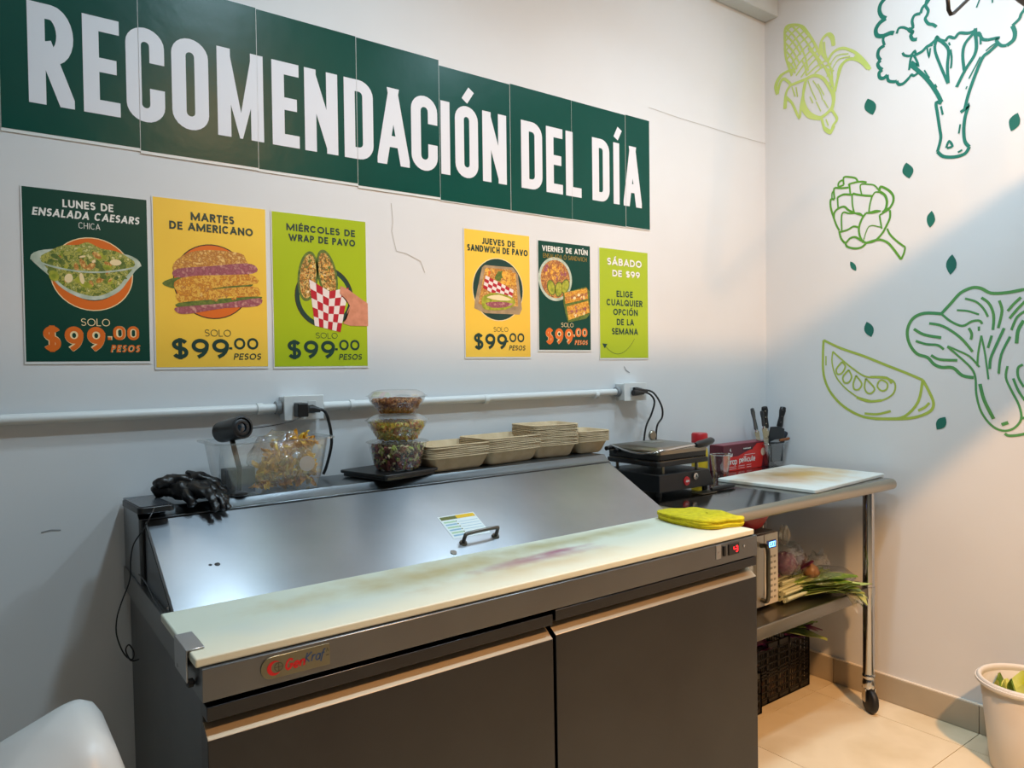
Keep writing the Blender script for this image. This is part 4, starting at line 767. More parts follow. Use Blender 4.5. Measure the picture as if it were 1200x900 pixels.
def crumple(name, cx, cy, cz, rx, ry, rz_, m, seed=1, amp=.25, n=14, parent=None, squash=None):
    r_ = random.Random(seed); k = MB(); lp = []
    ph = [[r_.uniform(0, 6.28) for _ in range(3)] for _ in range(6)]
    fr = [(r_.uniform(1, 5), r_.uniform(1, 5), r_.uniform(1, 5)) for _ in range(6)]
    def nz(d): return sum(math.sin(f[0]*d.x*2+p[0])*math.sin(f[1]*d.y*2+p[1])*math.sin(f[2]*d.z*2+p[2]) for f, p in zip(fr, ph))/2.4
    seg = n*2
    for i in range(1, n):
        th = math.pi*i/n
        lp.append([(lambda d: (cx+rx*d.x*(1+amp*nz(d)), cy+ry*d.y*(1+amp*nz(d)), cz+rz_*d.z*(1+amp*nz(d))))(Vector((math.sin(th)*math.cos(2*math.pi*j/seg), math.sin(th)*math.sin(2*math.pi*j/seg), -math.cos(th)))) for j in range(seg)])
    k.loops(lp, m); return k.build(name, parent, 70)
bagm = clear('clear_bag_film', gloss=.12, rough=.12, haze='#d8d4c4', hz=.02, bump=.8, bscale=60)
o = crumple('chip_bag', 0, 0, .07, .085, .048, .075, bagm, 5, .18); o.location = (TX+.035, TY, TZ+.004); tag(o, 'crinkled clear plastic bag around the golden chips in the food tub', 'bag')
k = MB(); k.lathe([(0, 0), (.021, 0), (.021, .0008), (0, .0008)], (0, 0, 0), mat('pale_sticker', '#c9b2a6', .5), 20, (0, -1, 0)); s2 = k.build('sticker', o); s2.location = (.050, -.052, .062); s2.scale = (1, 1, .95)
grey_c = mat('dark_grey_card', '#3d4145', .5)
o = box('card_box', (-.045, -.02, 0), (.03, .012, .062), grey_c, None, .002); o.location = (TX-.07, TY-.006, TZ+.0035); o.rotation_euler = (0, 0, .05); tag(o, 'dark grey card box standing in the tub beside the chips', 'box')
# camera standing in the tub
cm = thing('security_camera', (TX-.085, TY-.04, TZ+.003), 'black cylindrical security camera on a stand, leaning over the tub rim', 'camera')
k = MB(); k.lathe([(0, 0), (.022, 0), (.022, .004), (.008, .009), (0, .009)], (0, 0, 0), black_pl, 20); k.build('base', cm, 40)
k = MB(); k.tube([(0, 0, .006), (.003, .0, .06), (-.004, .02, .115), (-.004, .035, .135)], .0065, black_pl, 10); k.build('stand', cm, 50)
A = Vector((.010, -.006, .166)); Bk = Vector((-.016, .088, .149)); ax = (A-Bk).normalized(); ln = (A-Bk).length
k = MB(); k.lathe([(0, 0), (.022, 0), (.0265, .004), (.0275, .02), (.0285, ln-.004), (.0285, ln), (.024, ln+.001), (.022, ln-.006)], Bk, black_pl, 32, ax, close=True); bdy = k.build('camera_body', cm, 40)
k = MB(); k.lathe([(0, ln-.003), (.019, ln-.005), (.0225, ln-.008)], Bk, mat('lens_glass', '#10222c', .05, coat=1), 28, ax, close=True); k.lathe([(.012, ln-.002), (.019, ln-.001), (.0225, ln-.004)], Bk, black_pl, 28, ax, close=True); k.build('lens', cm, 50)
# ------------------------------------------------------------------ black gloves over the rail
def glove(label, base, ang, seed, sc_=1.0):
    r_ = random.Random(seed); me = bpy.data.meshes.new('glove'); V = []; E_ = []; Rd = []
    def ch(pts, rad, root=None):
        pr = root
        for p, r in zip(pts, rad):
            V.append(p); Rd.append(r)
            if pr is not None: E_.append((pr, len(V)-1))
            pr = len(V)-1
        return pr
    c, s_ = math.cos(ang), math.sin(ang)
    def T(x, y, z): return (base[0]+sc_*(x*c-y*s_), base[1]+sc_*(x*s_+y*c), base[2]+sc_*z)
    V.append(T(0, 0, .012)); Rd.append(.026)
    w = ch([T(-.04, .005, .016), T(-.085, .0, .010)], [.020, .014], 0)
    kn = ch([T(.03, -.01, .018)], [.028], 0)
    for i, (dy, l) in enumerate(((.026, .9), (.008, 1.05), (-.012, 1), (-.030, .8))):
        x = .035; dz = r_.uniform(-.004, .006)
        ch([T(x+.012, dy-.012, .014+dz), T(x+.035*l, dy-.020, .006+dz), T(x+.052*l, dy-.034+r_.uniform(-.008, .008), -.010), T(x+.058*l, dy-.042, -.028+r_.uniform(-.006, .008))], [.0125, .0095, .0085, .0065], kn)
    ch([T(.005, -.035, .010), T(.020, -.052, .0), T(.026, -.060, -.018)], [.013, .010, .008], 0)
    me.from_pydata([tuple(v) for v in V], E_, []); o = bpy.data.objects.new('glove', me); COL.objects.link(o)
    m = o.modifiers.new('skin', 'SKIN'); m.use_smooth_shade = True
    sk = me.skin_vertices[0].data if me.skin_vertices else None
    if sk is None:
        import bmesh as bm_; b = bm_.new(); b.from_mesh(me); b.verts.layers.skin.verify(); b.to_mesh(me); b.free(); sk = me.skin_vertices[0].data
    for i, r in enumerate(Rd): sk[i].radius = (r*sc_*1.25, r*sc_*1.0)
    sk[0].use_root = True
    o.modifiers.new('sub', 'SUBSURF').levels = 2; o.modifiers['sub'].render_levels = 2
    tx = bpy.data.textures.new('wrinkle', 'CLOUDS'); tx.noise_scale = .018
    d = o.modifiers.new('wr', 'DISPLACE'); d.texture = tx; d.strength = .016; d.mid_level = .5
    me.materials.append(glove_m); return tag(o, label, 'glove', 'black disposable gloves')
gz = LZ(-2.58)
glove('crumpled black glove draped over the steel rail, fingers hanging down the lid', (-2.575, -.190, gz+.016), -.55, 3)
glove('second crumpled black glove bunched on top of the draped one beside the tub', (-2.580, -.165, gz+.036), .25, 8, .85)
# flat black device with its cable
dv = thing('power_adapter', (-2.668, -.205, LZ(-2.67)), 'flat black power adapter at the left end of the steel ledge', 'adapter', rz=.06)
k = MB(); k.loops([rrect(.076, .150, .012, 5, z) for z in (.0, .014)], black_pl); bev(k.build('housing', dv), .002)
k = MB(); k.loops([rrect(.064, .136, .008, 5, z) for z in (.0142, .0152)], mat('adapter_top', '#3b3e42', .25)); k.build('cover', dv)
cab = [(-2.669, -.282, 1.078), (-2.680, -.300, 1.066), (-2.695, -.305, 1.040), (-2.714, -.30, 1.010), (-2.721, -.3, .978), (-2.724, -.3, .933), (-2.740, -.3, .890), (-2.750, -.3, .856), (-2.751, -.3, .82), (-2.739, -.3, .78), (-2.724, -.3, .762), (-2.719, -.3, .775), (-2.728, -.3, .795), (-2.735, -.302, .785), (-2.726, -.305, .762), (-2.71, -.305, .761)]
k = MB(); k.tube(cr(cab, 5), .0016, black_pl, 6); tag(k.build('cable', None, 60), 'thin black cable hanging from the power adapter beside the refrigerator side', 'cable')
# ------------------------------------------------------------------ conduit, outlets, plugs and cords
pp = thing('conduit_pipe', (-3.5, -.018, 1.272), 'white plastic conduit pipe running along the back wall under the posters', 'pipe')
k = MB(); k.tube([(-.6, 0, 0), (1.20, 0, 0)], .0125, white_pipe, 16); k.build('pipe_run', pp, 50)
k = MB(); k.tube([(1.33, 0, 0), (2.515, 0, .006)], .0125, white_pipe, 16); k.build('pipe_run', pp, 50)
for x in (.25, 1.15, 1.42, 1.9, 2.40):
    k = MB(); k.lathe([(.0128, -.008), (.0155, -.008), (.0155, .008), (.0128, .008)], (x, 0, 0), white_pipe, 18, (1, 0, 0)); k.build('clamp', pp, 40)
def outlet(x0, x1, z0, z1, label):
    t = thing('outlet_box', (x0, 0, z0), label, 'outlet'); w, h = x1-x0, z1-z0
    box('housing', (0, -.046, 0), (w, 0, h), white_pl, t, .002); box('face_plate', (-.003, -.051, -.003), (w+.003, -.046, h+.003), white_pl, t, .0015)
    for i in (.34, .70):
        s_ = box('socket', (w*i-.012, -.0525, h/2-.018), (w*i+.012, -.051, h/2+.018), mat('socket_face', '#c6c7c5', .4), t, .001)
        for dx in (-.005, .004): box('slot', (w*i+dx, -.0527, h/2-.004), (w*i+dx+.0015, -.0524, h/2+.006), black_gap, s_)
    k = MB(); k.lathe([(.0135, 0), (.018, .001), (.018, .016), (.0135, .018)], (-.018, -.018, h*.52), mat('conduit_nut', '#8b8f92', .4), 18, (1, 0, 0)); k.build('connector', t, 40)
outlet(-2.290, -2.182, 1.241, 1.303, 'white outlet box on the back wall above the clear tub')
outlet(-.978, -.862, 1.246, 1.309, 'white outlet box at the right end of the conduit above the grill')
o = box('plug_adapter', (-2.268, -.088, 1.248), (-2.238, -.0525, 1.286), black_pl, None, .003); tag(o, 'square black charger plugged in above the clear tub', 'plug')
k = MB(); k.tube(cr([(-2.255, -.085, 1.250), (-2.29, -.10, 1.240), (-2.33, -.12, 1.235), (-2.37, -.13, 1.2315), (-2.405, -.13, 1.229)], 5), .0014, black_pl, 6); tag(k.build('cable', None, 60), 'thin black cord from the square charger to the security camera', 'cable')
def plug_cord(path, label, r=.0042, n0=None):
    t = thing('electric_cable', path[0], label, 'cable'); o0 = Vector(path[0])
    P = [Vector(p)-o0 for p in path]
    k = MB(); d = (P[1]-P[0]); k.tube([P[0]+Vector((-.012, .0, 0)), P[0], P[0]+d*.35, P[0]+d*.7], [.011, .012, .0085, .006], black_pl, 12); k.build('plug', t, 50)
    k = MB(); k.tube(cr(P, 6), r, black_pl, 8); k.build('cord', t, 60)
plug_cord([(-2.218, -.064, 1.268), (-2.190, -.078, 1.262), (-2.174, -.075, 1.225), (-2.166, -.07, 1.179), (-2.169, -.065, 1.143), (-2.180, -.06, 1.10), (-2.186, -.055, 1.082)], 'thick black power cord dropping from the outlet behind the clear tub')
plug_cord([(-.935, -.064, 1.274), (-.880, -.075, 1.272), (-.836, -.07, 1.240), (-.842, -.06, 1.188), (-.868, -.055, 1.139), (-.89, -.06, 1.06), (-.91, -.07, .98)], 'inner black cord looping from the right outlet down behind the grill', .0038)
plug_cord([(-.925, -.058, 1.284), (-.850, -.070, 1.276), (-.792, -.065, 1.222), (-.780, -.06, 1.175), (-.806, -.055, 1.136), (-.82, -.06, 1.05), (-.84, -.07, .98)], 'outer black cord looping widest from the right outlet behind the grill', .0038)
# ------------------------------------------------------------------ steel work table
TB = thing('work_table', (-.63, -.32, 0), 'stainless steel work table on casters in the corner, with an undershelf', 'table')
ZT = .922
def T3(x, y, z): return (x+.63, y+.32, z)
k = MB(); r = .021; yf, yb_ = -.635, -.012
prof = [(yf+.32+r-r*math.sin(a)*1.0, ZT-r+r*math.cos(a)) for a in [math.radians(i*15) for i in range(0, 13)]]
prof = [(yb_+.32, ZT)]+prof+[(yf+.32+r+.012, ZT-2*r), (yf+.32+r+.012, ZT-.018), (yb_+.32, ZT-.018)]
k.prism(prof, 0, -1.185+.63, -.078+.63, table_steel); o = k.build('tabletop', TB, 40)
o.data.materials.append(edge_steel)
for p in o.data.polygons:
    c = p.center
    if c.y < yf+.32+r*.9: p.material_index = 1
k = MB(); k.tube([T3(-.0785, -.625+.012, ZT-r), T3(-.0785, -.02, ZT-r)], r*.98, edge_steel, 16); k.build('end_edge', TB, 50)
k = MB(); k.tube([T3(-1.184, -.625+.012, ZT-r), T3(-1.184, -.02, ZT-r)], r*.98, edge_steel, 16); k.build('end_edge', TB, 50)
CA = (.83, -.5577, 0)
for x in (-.160, -1.12):
    for y in (-.565, -.075):
        k = MB(); k.lathe([(.0215, .135), (.0215, ZT-.02)], T3(x, y, 0), chrome, 20); lg = k.build('leg', TB, 40)
        k = MB(); k.lathe([(.024, .47), (.024, .50)], T3(x, y, 0), chrome, 20); k.build('shelf_collar', lg, 40)
        k = MB(); k.lathe([(.006, .088), (.018, .092), (.023, .10), (.024, .12), (.020, .135), (.024, .14), (.024, .150), (.0215, .155)], T3(x, y, 0), chrome, 20)
        RM = Matrix.Rotation(math.atan2(CA[1], CA[0]), 3, 'Z'); OC = T3(x, y, .06)
        for q0, q1 in (((x-.021, y-.014, .045), (x-.0175, y+.014, .1)), ((x+.0175, y-.014, .045), (x+.021, y+.014, .1)), ((x-.021, y-.014, .0965), (x+.021, y+.014, .1))): k.box(T3(*q0), T3(*q1), chrome, RM, OC)
        cs = k.build('caster', TB, 40)
        k = MB(); k.lathe([(0, -.016), (.018, -.016), (.034, -.014), (.043, -.012), (.048, -.006), (.048, .006), (.043, .012), (.034, .014), (.018, .016), (0, .016)], T3(x, y-.006, .0485), rubber, 28, CA); k.build('caster_wheel', cs, 50)
        k = MB(); k.tube([Vector(T3(x, y-.006, .0485))-Vector(CA)*.024, Vector(T3(x, y-.006, .0485))+Vector(CA)*.034], .004, chrome, 10); k.build('axle', cs, 50)
ZS = .500
k = MB(); k.prism([(-.575+.32, ZS-.045), (-.575+.32, ZS-.003), (-.572+.32, ZS), (-.05+.32, ZS), (-.05+.32, ZS-.003), (-.569+.32, ZS-.004), (-.571+.32, ZS-.045)], 0, -1.15+.63, -.13+.63, shelf_steel); bev(k.build('undershelf', TB), .001)
# white board on the table
bdm = stain_mat('square_board_poly', '#dfe2dc', [((.0, .03, .0), (.34, .20, .4), '#c99c48', .75), ((-.05, .07, .0), (.26, .12, .4), '#9c7434', .8), ((.10, -.02, 0), (.22, .14, .4), '#cfa23a', .75), ((-.17, .0, 0), (.16, .10, .4), '#d8b3a2', .4)], nscale=9)
k = MB(); k.loops([rrect(.572, .398, .012, 5, z) for z in (0, .013)], bdm); o = bev(k.build('cutting_board'), .003, 3)
o.location = (-.350, -.398, ZT+.0006); o.rotation_euler = (0, 0, .075)
tag(o, 'white cutting board with a brown stain lying on the work table', 'cutting_board'.replace('_', ' '))
# sandwich grill
GR = thing('sandwich_grill', (-.955, -.20, ZT), 'black and steel sandwich press with a round red badge on the table', 'grill')
gx0, gx1, gy0, gy1 = -.145, .150, -.130, .140
gm = mat('grill_steel', '#8b867a', .28, 1, bump=.06, bscale=20); iron = mat('cast_iron', '#1b1a19', .5, bump=.2, bscale=200)
k = MB(); k.prism([(gx0, .018), (gx1, .018), (gx1-.03, .080), (gx0, .080)], 1, gy0, gy1, black_matte); bev(k.build('base', GR), .003)
for x in (gx0+.02, gx1-.03):
    for y in (gy0+.02, gy1-.02):
        k = MB(); k.lathe([(.009, 0), (.011, .004), (.009, .02)], (x, y, 0), rubber, 14); k.build('foot', GR, 40)
for x in (gx0+.04, gx1-.075):
    for y in (gy0+.02, gy1-.03):
        k = MB(); k.lathe([(.006, .08), (.006, .108)], (x, y, 0), gm, 12); k.build('post', GR, 40)
k = MB(); k.loops([rrect(.270, .255, .012, 4, z, -.010, .0) for z in (.106, .122)], iron); bev(k.build('lower_plate', GR), .002)
k = MB(); k.loops([rrect(.262, .245, .012, 4, z, -.010, 0) for z in (.1225, .124)], gm); k.build('lower_plate_rim', GR, 40)
lidg = bpy.data.objects.new('upper_plate', None); COL.objects.link(lidg); bpy.data.objects.remove(lidg)
k = MB()
for i in range(22):
    x = gx0+.012+i*.0118; k.box((x, gy0+.014, .1245), (x+.006, gy1-.016, .130), iron)
o = k.build('ribs', GR)
k = MB(); k.loops([rrect(.262, .245, .014, 4, .130, -.010, 0), rrect(.264, .247, .014, 4, .147, -.010, 0)], iron)
k.loops([rrect(.266, .249, .016, 4, .1472, -.010, 0), rrect(.266, .249, .016, 4, .160, -.010, 0), rrect(.25, .232, .014, 4, .168, -.010, 0), rrect(.20, .18, .014, 4, .172, -.010, 0)], gm); up = k.build('upper_plate', GR, 40)
k = MB(); k.loops([rrect(.075, .05, .004, 3, z, .01, .04) for z in (.172, .1735)], mat('info_plate', '#b7b7b0', .4, 1)); k.build('info_plate', up)
k = MB(); k.tube(cr([(gx0+.005, gy1-.03, .165), (gx0-.02, gy0+.08, .150), (gx0-.012, gy0-.005, .162), (-.04, gy0-.022, .172), (.030, gy0-.028, .176)], 6), .0042, chrome, 10); arm = k.build('handle_arm', GR, 50)
k = MB(); k.tube([(.012, gy0-.028, .175), (.028, gy0-.028, .176), (.068, gy0-.026, .179), (.108, gy0-.018, .183), (.124, gy0-.014, .183)], [.008, .0125, .0135, .0125, .008], black_pl, 14); k.build('grip', arm, 50)
k = MB(); k.tube([(gx0-.03, gy1-.09, .150), (gx0+.0, gy1-.075, .152)], .008, black_pl, 12); k.tube([(gx0-.035, gy1-.05, .158), (gx0+.0, gy1-.04, .158)], .008, black_pl, 12); k.build('hinge_knob', GR, 50)
k = MB(); k.lathe([(.0, -.006), (.016, -.006), (.019, -.003), (.019, .003), (.016, .006), (0, .006)], (.095, gy1-.02, .185), gm, 24, (0, 1, 0)); k.build('counterweight', GR, 40)
k = MB(); k.tube(cr([(gx1-.06, gy1-.05, .11), (gx1-.02, gy1-.06, .118), (gx1+.0, gy1-.08, .10), (gx1-.02, gy1-.09, .085)], 5), .003, black_pl, 8); k.build('wire', GR, 60)
redb = mat('badge_red_enamel', '#c01c22', .3); k = MB(); k.lathe([(0, 0), (.016, 0), (.015, .003), (0, .004)], (-.004, gy0-.0005, .047), redb, 28, (0, -1, 0)); lgb = k.build('badge', GR, 40)
k = MB()
for q in ribbon([Vector((-.012+i*.0022, .047+(.0025 if i % 2 else -.0025))) for i in range(9)], .0022): k.add([(p.x, gy0-.0048, p.y) for p in q], [tuple(range(4))], p_white)
k.build('lettering', lgb)
k = MB(); k.lathe([(.010, 0), (.012, .002), (.012, .006), (.007, .007), (.007, .004), (0, .004)], (.040, gy0-.0005, .060), chrome, 22, (0, -1, 0)); k.build('dial', GR, 40)
# black spatula in front of the grill
sp = thing('spatula', (-.80, -.355, ZT+.009), 'black-handled spatula lying in front of the sandwich grill', 'spatula', rz=.02)
k = MB(); k.tube([(-.055, 0, 0), (-.02, 0, .001), (.06, 0, .001), (.078, 0, 0)], [.006, .009, .009, .006], black_pl, 12); k.build('handle', sp, 50)
k = MB(); k.loops([rrect(.09, .05, .008, 3, z, -.095, 0) for z in (-.006, -.0045)], gm); k.build('blade', sp)
# squeeze bottle, cup, film box
bt = thing('squeeze_bottle', (-.585, -.085, ZT), 'yellow squeeze bottle with a wide red cap behind the sandwich grill', 'bottle')
k = MB(); k.lathe([(0, .0005), (.030, .0005), (.033, .006), (.033, .10), (.030, .115), (.026, .122), (0, .122)], (0, 0, 0), mat('mustard_yellow', '#cfae18', .4), 28); k.build('body', bt, 40)
k = MB(); k.lathe([(.0, .1222), (.032, .1222), (.033, .128), (.033, .172), (.029, .178), (0, .178)], (0, 0, 0), mat('cap_red', '#b3161f', .35), 28); k.build('cap', bt, 40)
cu = thing('clear_cup', (-.535, -.150, ZT), 'small clear plastic cup between the grill and the red film box', 'cup')
k = MB(); k.lathe([(0, .001), (.030, .001), (.040, .09), (.0395, .0905), (.029, .003), (0, .003)], (0, 0, 0), clear_pl, 28, close=True); k.build('cup_body', cu, 40)
k = MB(); k.lathe([(.0405, .0885), (.043, .0885), (.043, .0915), (.040, .092), (.0405, .0885)], (0, 0, 0), clear('cup_rim', gloss=.4, haze='#d0d0cc', hz=.3), 28, close=True); k.build('rim', cu, 40)
red1 = mat('box_red', '#cf1d12', .35); red2 = mat('box_maroon', '#5c1020', .35); red3 = mat('box_top', '#8a2a3a', .3)
fb = thing('film_box', (-.267, -.048, ZT), 'red and maroon cling film box lettered wrap pellicute against the back wall', 'box', rz=.03)
bw, bd_, bh = .340, .070, .112
box('carton', (-bw/2, -bd_/2, .0005), (bw/2, bd_/2, bh), red2, fb, .0015)
k = MB()
def fq(pts, m, off): k.add([(-bw/2+u*bw, -bd_/2-off, v*bh) for u, v in pts], [tuple(range(len(pts)))], m)
fq([(.0, .01), (.82, .01), (.84, .18), (.86, .5), (.93, .97), (.72, .96), (.62, .78), (.45, .66), (.30, .55), (.15, .55), (.0, .66)], red1, .0006)
fq([(.40, .74), (.62, .74), (.62, .84), (.40, .84)], mat('box_dark', '#2a0a10', .4), .0010)
k.build('front_print', fb)
k = MB(); k.box((-bw/2+.003, -bd_/2+.004, bh+.0002), (bw/2-.003, bd_/2-.004, bh+.0016), red3); k.build('top_flap', fb)
k = MB()
def fl2(q): k.add([(-bw/2+p.x, -bd_/2-.0013, p.y) for p in q], [tuple(range(len(q)))], p_white)
for q in low2d('wrap', .03, .030, .066, .026, .0045): fl2(q)
for q in low2d('pellicute', .112, .034, .120, .024, .0042): fl2(q)
for q in ribbon([Vector((.033, .052)), Vector((.034, .078)), Vector((.046, .076)), Vector((.044, .064)), Vector((.060, .066)), Vector((.061, .076))], .0055): fl2(q)
for q in ribbon([Vector((.044, .092)), Vector((.052, .086)), Vector((.049, .098))], .004): fl2(q)
for q in ribbon([Vector((.142+i*.004, .091+(.002 if i % 2 else -.002))) for i in range(15)], .0024): fl2(q)
for x0, x1, z in ((.03, .09, .018), (.03, .09, .010), (.105, .15, .019), (.105, .15, .010), (.165, .20, .019), (.165, .20, .010), (.03, .08, .046), (.15, .23, .064)):
    for q in ribbon([Vector((x0, z)), Vector((x1, z))], .0016): fl2(q)
k.build('lettering', fb)
k = MB(); k.lathe([(0, 0), (.017, 0), (.017, .0006), (0, .0006)], (bw*.355, -bd_/2-.0012, bh*.60), mat('seal_pale', '#e2c9ae', .4), 24, (0, -1, 0)); k.build('seal', fb, 40)
# knife caddy with knives
KC = (-.092, -.078)
kc = thing('knife_holder', (KC[0], KC[1], ZT), 'clear plastic holder full of knives in the corner of the table', 'container')
k = MB(); k.loops([rrect(.10, .075, .012, 4, .001), rrect(.125, .090, .014, 4, .095), rrect(.152, .104, .016, 4, .102), rrect(.150, .102, .016, 4, .104), rrect(.122, .087, .014, 4, .097), rrect(.098, .073, .012, 4, .004)], clear_pl, True, True); k.build('holder_body', kc, 50)
steelk = mat('blade_steel', '#a9adb0', .22, 1); darkb = mat('dark_blade', '#20262b', .35); navy = mat('navy_handle', '#16202e', .4); wood = mat('handle_wood', '#9a5a26', .5, var='#7d431a', vscale=60)
def knife(label, top, tip, hl, hr, bwid, hm, bm, rivets=3, wdir=(.8, -.6, 0)):
    """top: end of the handle, tip: blade tip, both relative to the holder"""
    a = Vector(top); b = Vector(tip); d = (b-a).normalized(); w = Vector(wdir); w = (w-d*w.dot(d)).normalized(); n = d.cross(w)
    t = thing('kitchen_knife', (KC[0]+a.x, KC[1]+a.y, ZT+a.z), label, 'knife', 'knives in the clear holder'); L_ = (b-a).length
    k = MB(); lp = []
    for f_, r1, r2 in ((0, .55, .7), (.02, .95, .9), (.2, 1.15, 1), (.5, .85, .9), (.8, 1, .95), (.97, 1.05, 1), (1, .8, .8)):
        c = d*(hl*f_); lp.append([c+w*(hr*r1*math.cos(x))+n*(hr*.62*r2*math.sin(x)) for x in [j*math.pi/6 for j in range(12)]])
    k.loops(lp, hm); h = k.build('handle', t, 50)
    for i in range(rivets):
        k = MB(); c = d*(hl*(.18+.3*i)); s_ = n if n.y+n.x < 0 else -n; k.lathe([(0, hr*.45), (.0028, hr*.64), (.0022, hr*.70), (0, hr*.72)], c, chrome, 10, s_); k.build('rivet', h, 40)
    k = MB(); k.tube([d*(hl), d*(hl+.012)], [hr*.9, hr*.8], chrome, 12); k.build('bolster', t, 50)
    k = MB(); e = n*.0011; c0 = d*(hl+.010); P = [c0-w*bwid*.5, c0+w*bwid*.5, d*(L_*.82)+w*bwid*.45, d*L_+w*0*bwid, d*(L_*.9)-w*bwid*.4]
    m_ = len(P); k.add([p-e for p in P]+[p+e for p in P], [tuple(range(m_))[::-1], tuple(range(m_, 2*m_))]+[(j, (j+1) % m_, m_+(j+1) % m_, m_+j) for j in range(m_)], bm); k.build('blade', t)
knife('black riveted knife handle leaning left, tallest in the clear holder', (-.060, -.015, .268), (-.010, .0, .012), .098, .0135, .026, black_pl, steelk)
knife('black riveted knife handle leaning right over the wide dark blade', (.060, -.030, .262), (.010, -.01, .012), .092, .0135, .024, black_pl, steelk)
knife('slim steel knife with a grey handle, farthest left in the holder', (-.115, .010, .262), (-.035, .01, .012), .10, .0085, .020, mat('grey_handle', '#6b7074', .35, 1), steelk, 0)
knife('narrow knife with a dark grey handle between the two leftmost handles', (-.088, -.020, .250), (-.022, -.012, .012), .07, .0075, .020, mat('dark_grip', '#2c3033', .4), steelk, 0)
knife('short navy-handled knife low on the far side of the holder', (.070, -.035, .150), (.0, -.02, .012), .055, .012, .02, navy, steelk, 0)
k = MB(); k.prism([(-.028, .02), (.032, .02), (.042, .165), (.018, .176), (-.030, .176), (-.036, .15)], 1, -.002, .002, darkb); o = bev(k.build('cleaver'), .0008); o.location = (KC[0]+.005, KC[1]-.030, ZT); o.rotation_euler = (0, 0, -.35); tag(o, 'wide dark cleaver blade standing upright in the clear knife holder', 'cleaver')
pk = thing('paring_knife', (KC[0]+.028, KC[1]-.046, ZT+.115), 'wooden-handled paring knife laid across the rim of the knife holder', 'knife')
k = MB(); k.tube([(-.022, 0, .0), (0, 0, .001), (.030, 0, .002), (.050, 0, .004)], [.005, .0065, .0065, .006], wood, 10); k.build('handle', pk, 50)
k = MB(); k.prism([(-.095, -.002), (-.022, -.008), (-.022, .006), (-.06, .006)], 1, -.0006, .0006, steelk); k.build('blade', pk)
# ------------------------------------------------------------------ on the undershelf
mw = thing('microwave', (-.842, -.315, ZS), 'white and silver microwave on the undershelf with a blue lit display', 'microwave')
mx0, mx1, my0, my1 = -.235, .200, -.165, .165
mws = mat('microwave_silver', '#a8a59c', .35, .7); mww = mat('microwave_panel', '#c9c5b8', .4); mwg = mat('microwave_glass', '#b8b9b2', .12, .6)
box('housing', (mx0, my0+.012, .012), (mx1, my1, .275), mws, mw, .004)
for x in (mx0+.03, mx1-.03):
    for y in (my0+.04, my1-.03):
        k = MB(); k.lathe([(.011, 0), (.009, .013)], (x, y, 0), rubber, 12); k.build('foot', mw, 40)
d = box('door', (mx0+.002, my0-.004, .016), (mx1-.085, my0+.012, .272), mws, mw, .002)
box('door_window', (mx0+.03, my0-.0055, .045), (mx1-.13, my0-.004, .235), mwg, d)
k = MB(); k.tube(cr([(mx1-.103, my0-.004, .235), (mx1-.103, my0-.030, .230), (mx1-.103, my0-.032, .14), (mx1-.103, my0-.030, .05), (mx1-.103, my0-.004, .042)], 5), .008, mat('mw_handle', '#5a5a52', .3, .8), 10); k.build('handle', d, 60)
pn = box('control_panel', (mx1-.083, my0-.004, .016), (mx1-.001, my0+.012, .272), mww, mw, .002)
ds = box('display', (mx1-.070, my0-.006, .218), (mx1-.016, my0-.004, .246), mat('display_navy', '#173a6b', .3, emit=.35), pn)
k = MB()
for i, s_ in enumerate(('abcdef', 'abcdef', 'abcdef')):
    pass
def seg8(x, z, h, on):
    w = h*.55; S7 = {'a': ((0, h), (w, h)), 'b': ((w, h), (w, h/2)), 'c': ((w, h/2), (w, 0)), 'd': ((0, 0), (w, 0)), 'e': ((0, 0), (0, h/2)), 'f': ((0, h/2), (0, h)), 'g': ((0, h/2), (w, h/2))}
    for c in on:
        a, b = S7[c]
        for q in ribbon([Vector((x+a[0], z+a[1])), Vector((x+b[0], z+b[1]))], h*.22, h*.1): k.add([(p.x, my0-.0065, p.y) for p in q], [tuple(range(4))], blue_led)
for i, s_ in enumerate(('bc', 'abged', 'abcdef', 'abcdef')): seg8(mx1-.066+i*.0118, .224, .0155, s_)
k.build('digits', ds)
bk = mat('key_grey', '#8c897d', .5)
for r_ in range(8):
    for c_ in range(3):
        box('key', (mx1-.068+c_*.020, my0-.0052, .036+r_*.021), (mx1-.056+c_*.020, my0-.004, .044+r_*.021), bk, pn)
# red bowl on the microwave
rb = mat('red_bowl_plastic', '#8e0d1a', .4)
k = MB(); k.lathe([(0, .001), (.040, .001), (.070, .02), (.092, .06), (.098, .105), (.094, .107), (.088, .06), (.066, .025), (.038, .006), (0, .006)], (0, 0, 0), rb, 36, close=True)
o = k.build('red_bowl', None, 50); o.location = (-.735, -.400, ZS+.2755); tag(o, 'dark red plastic bowl on top of the microwave under the table', 'bowl')
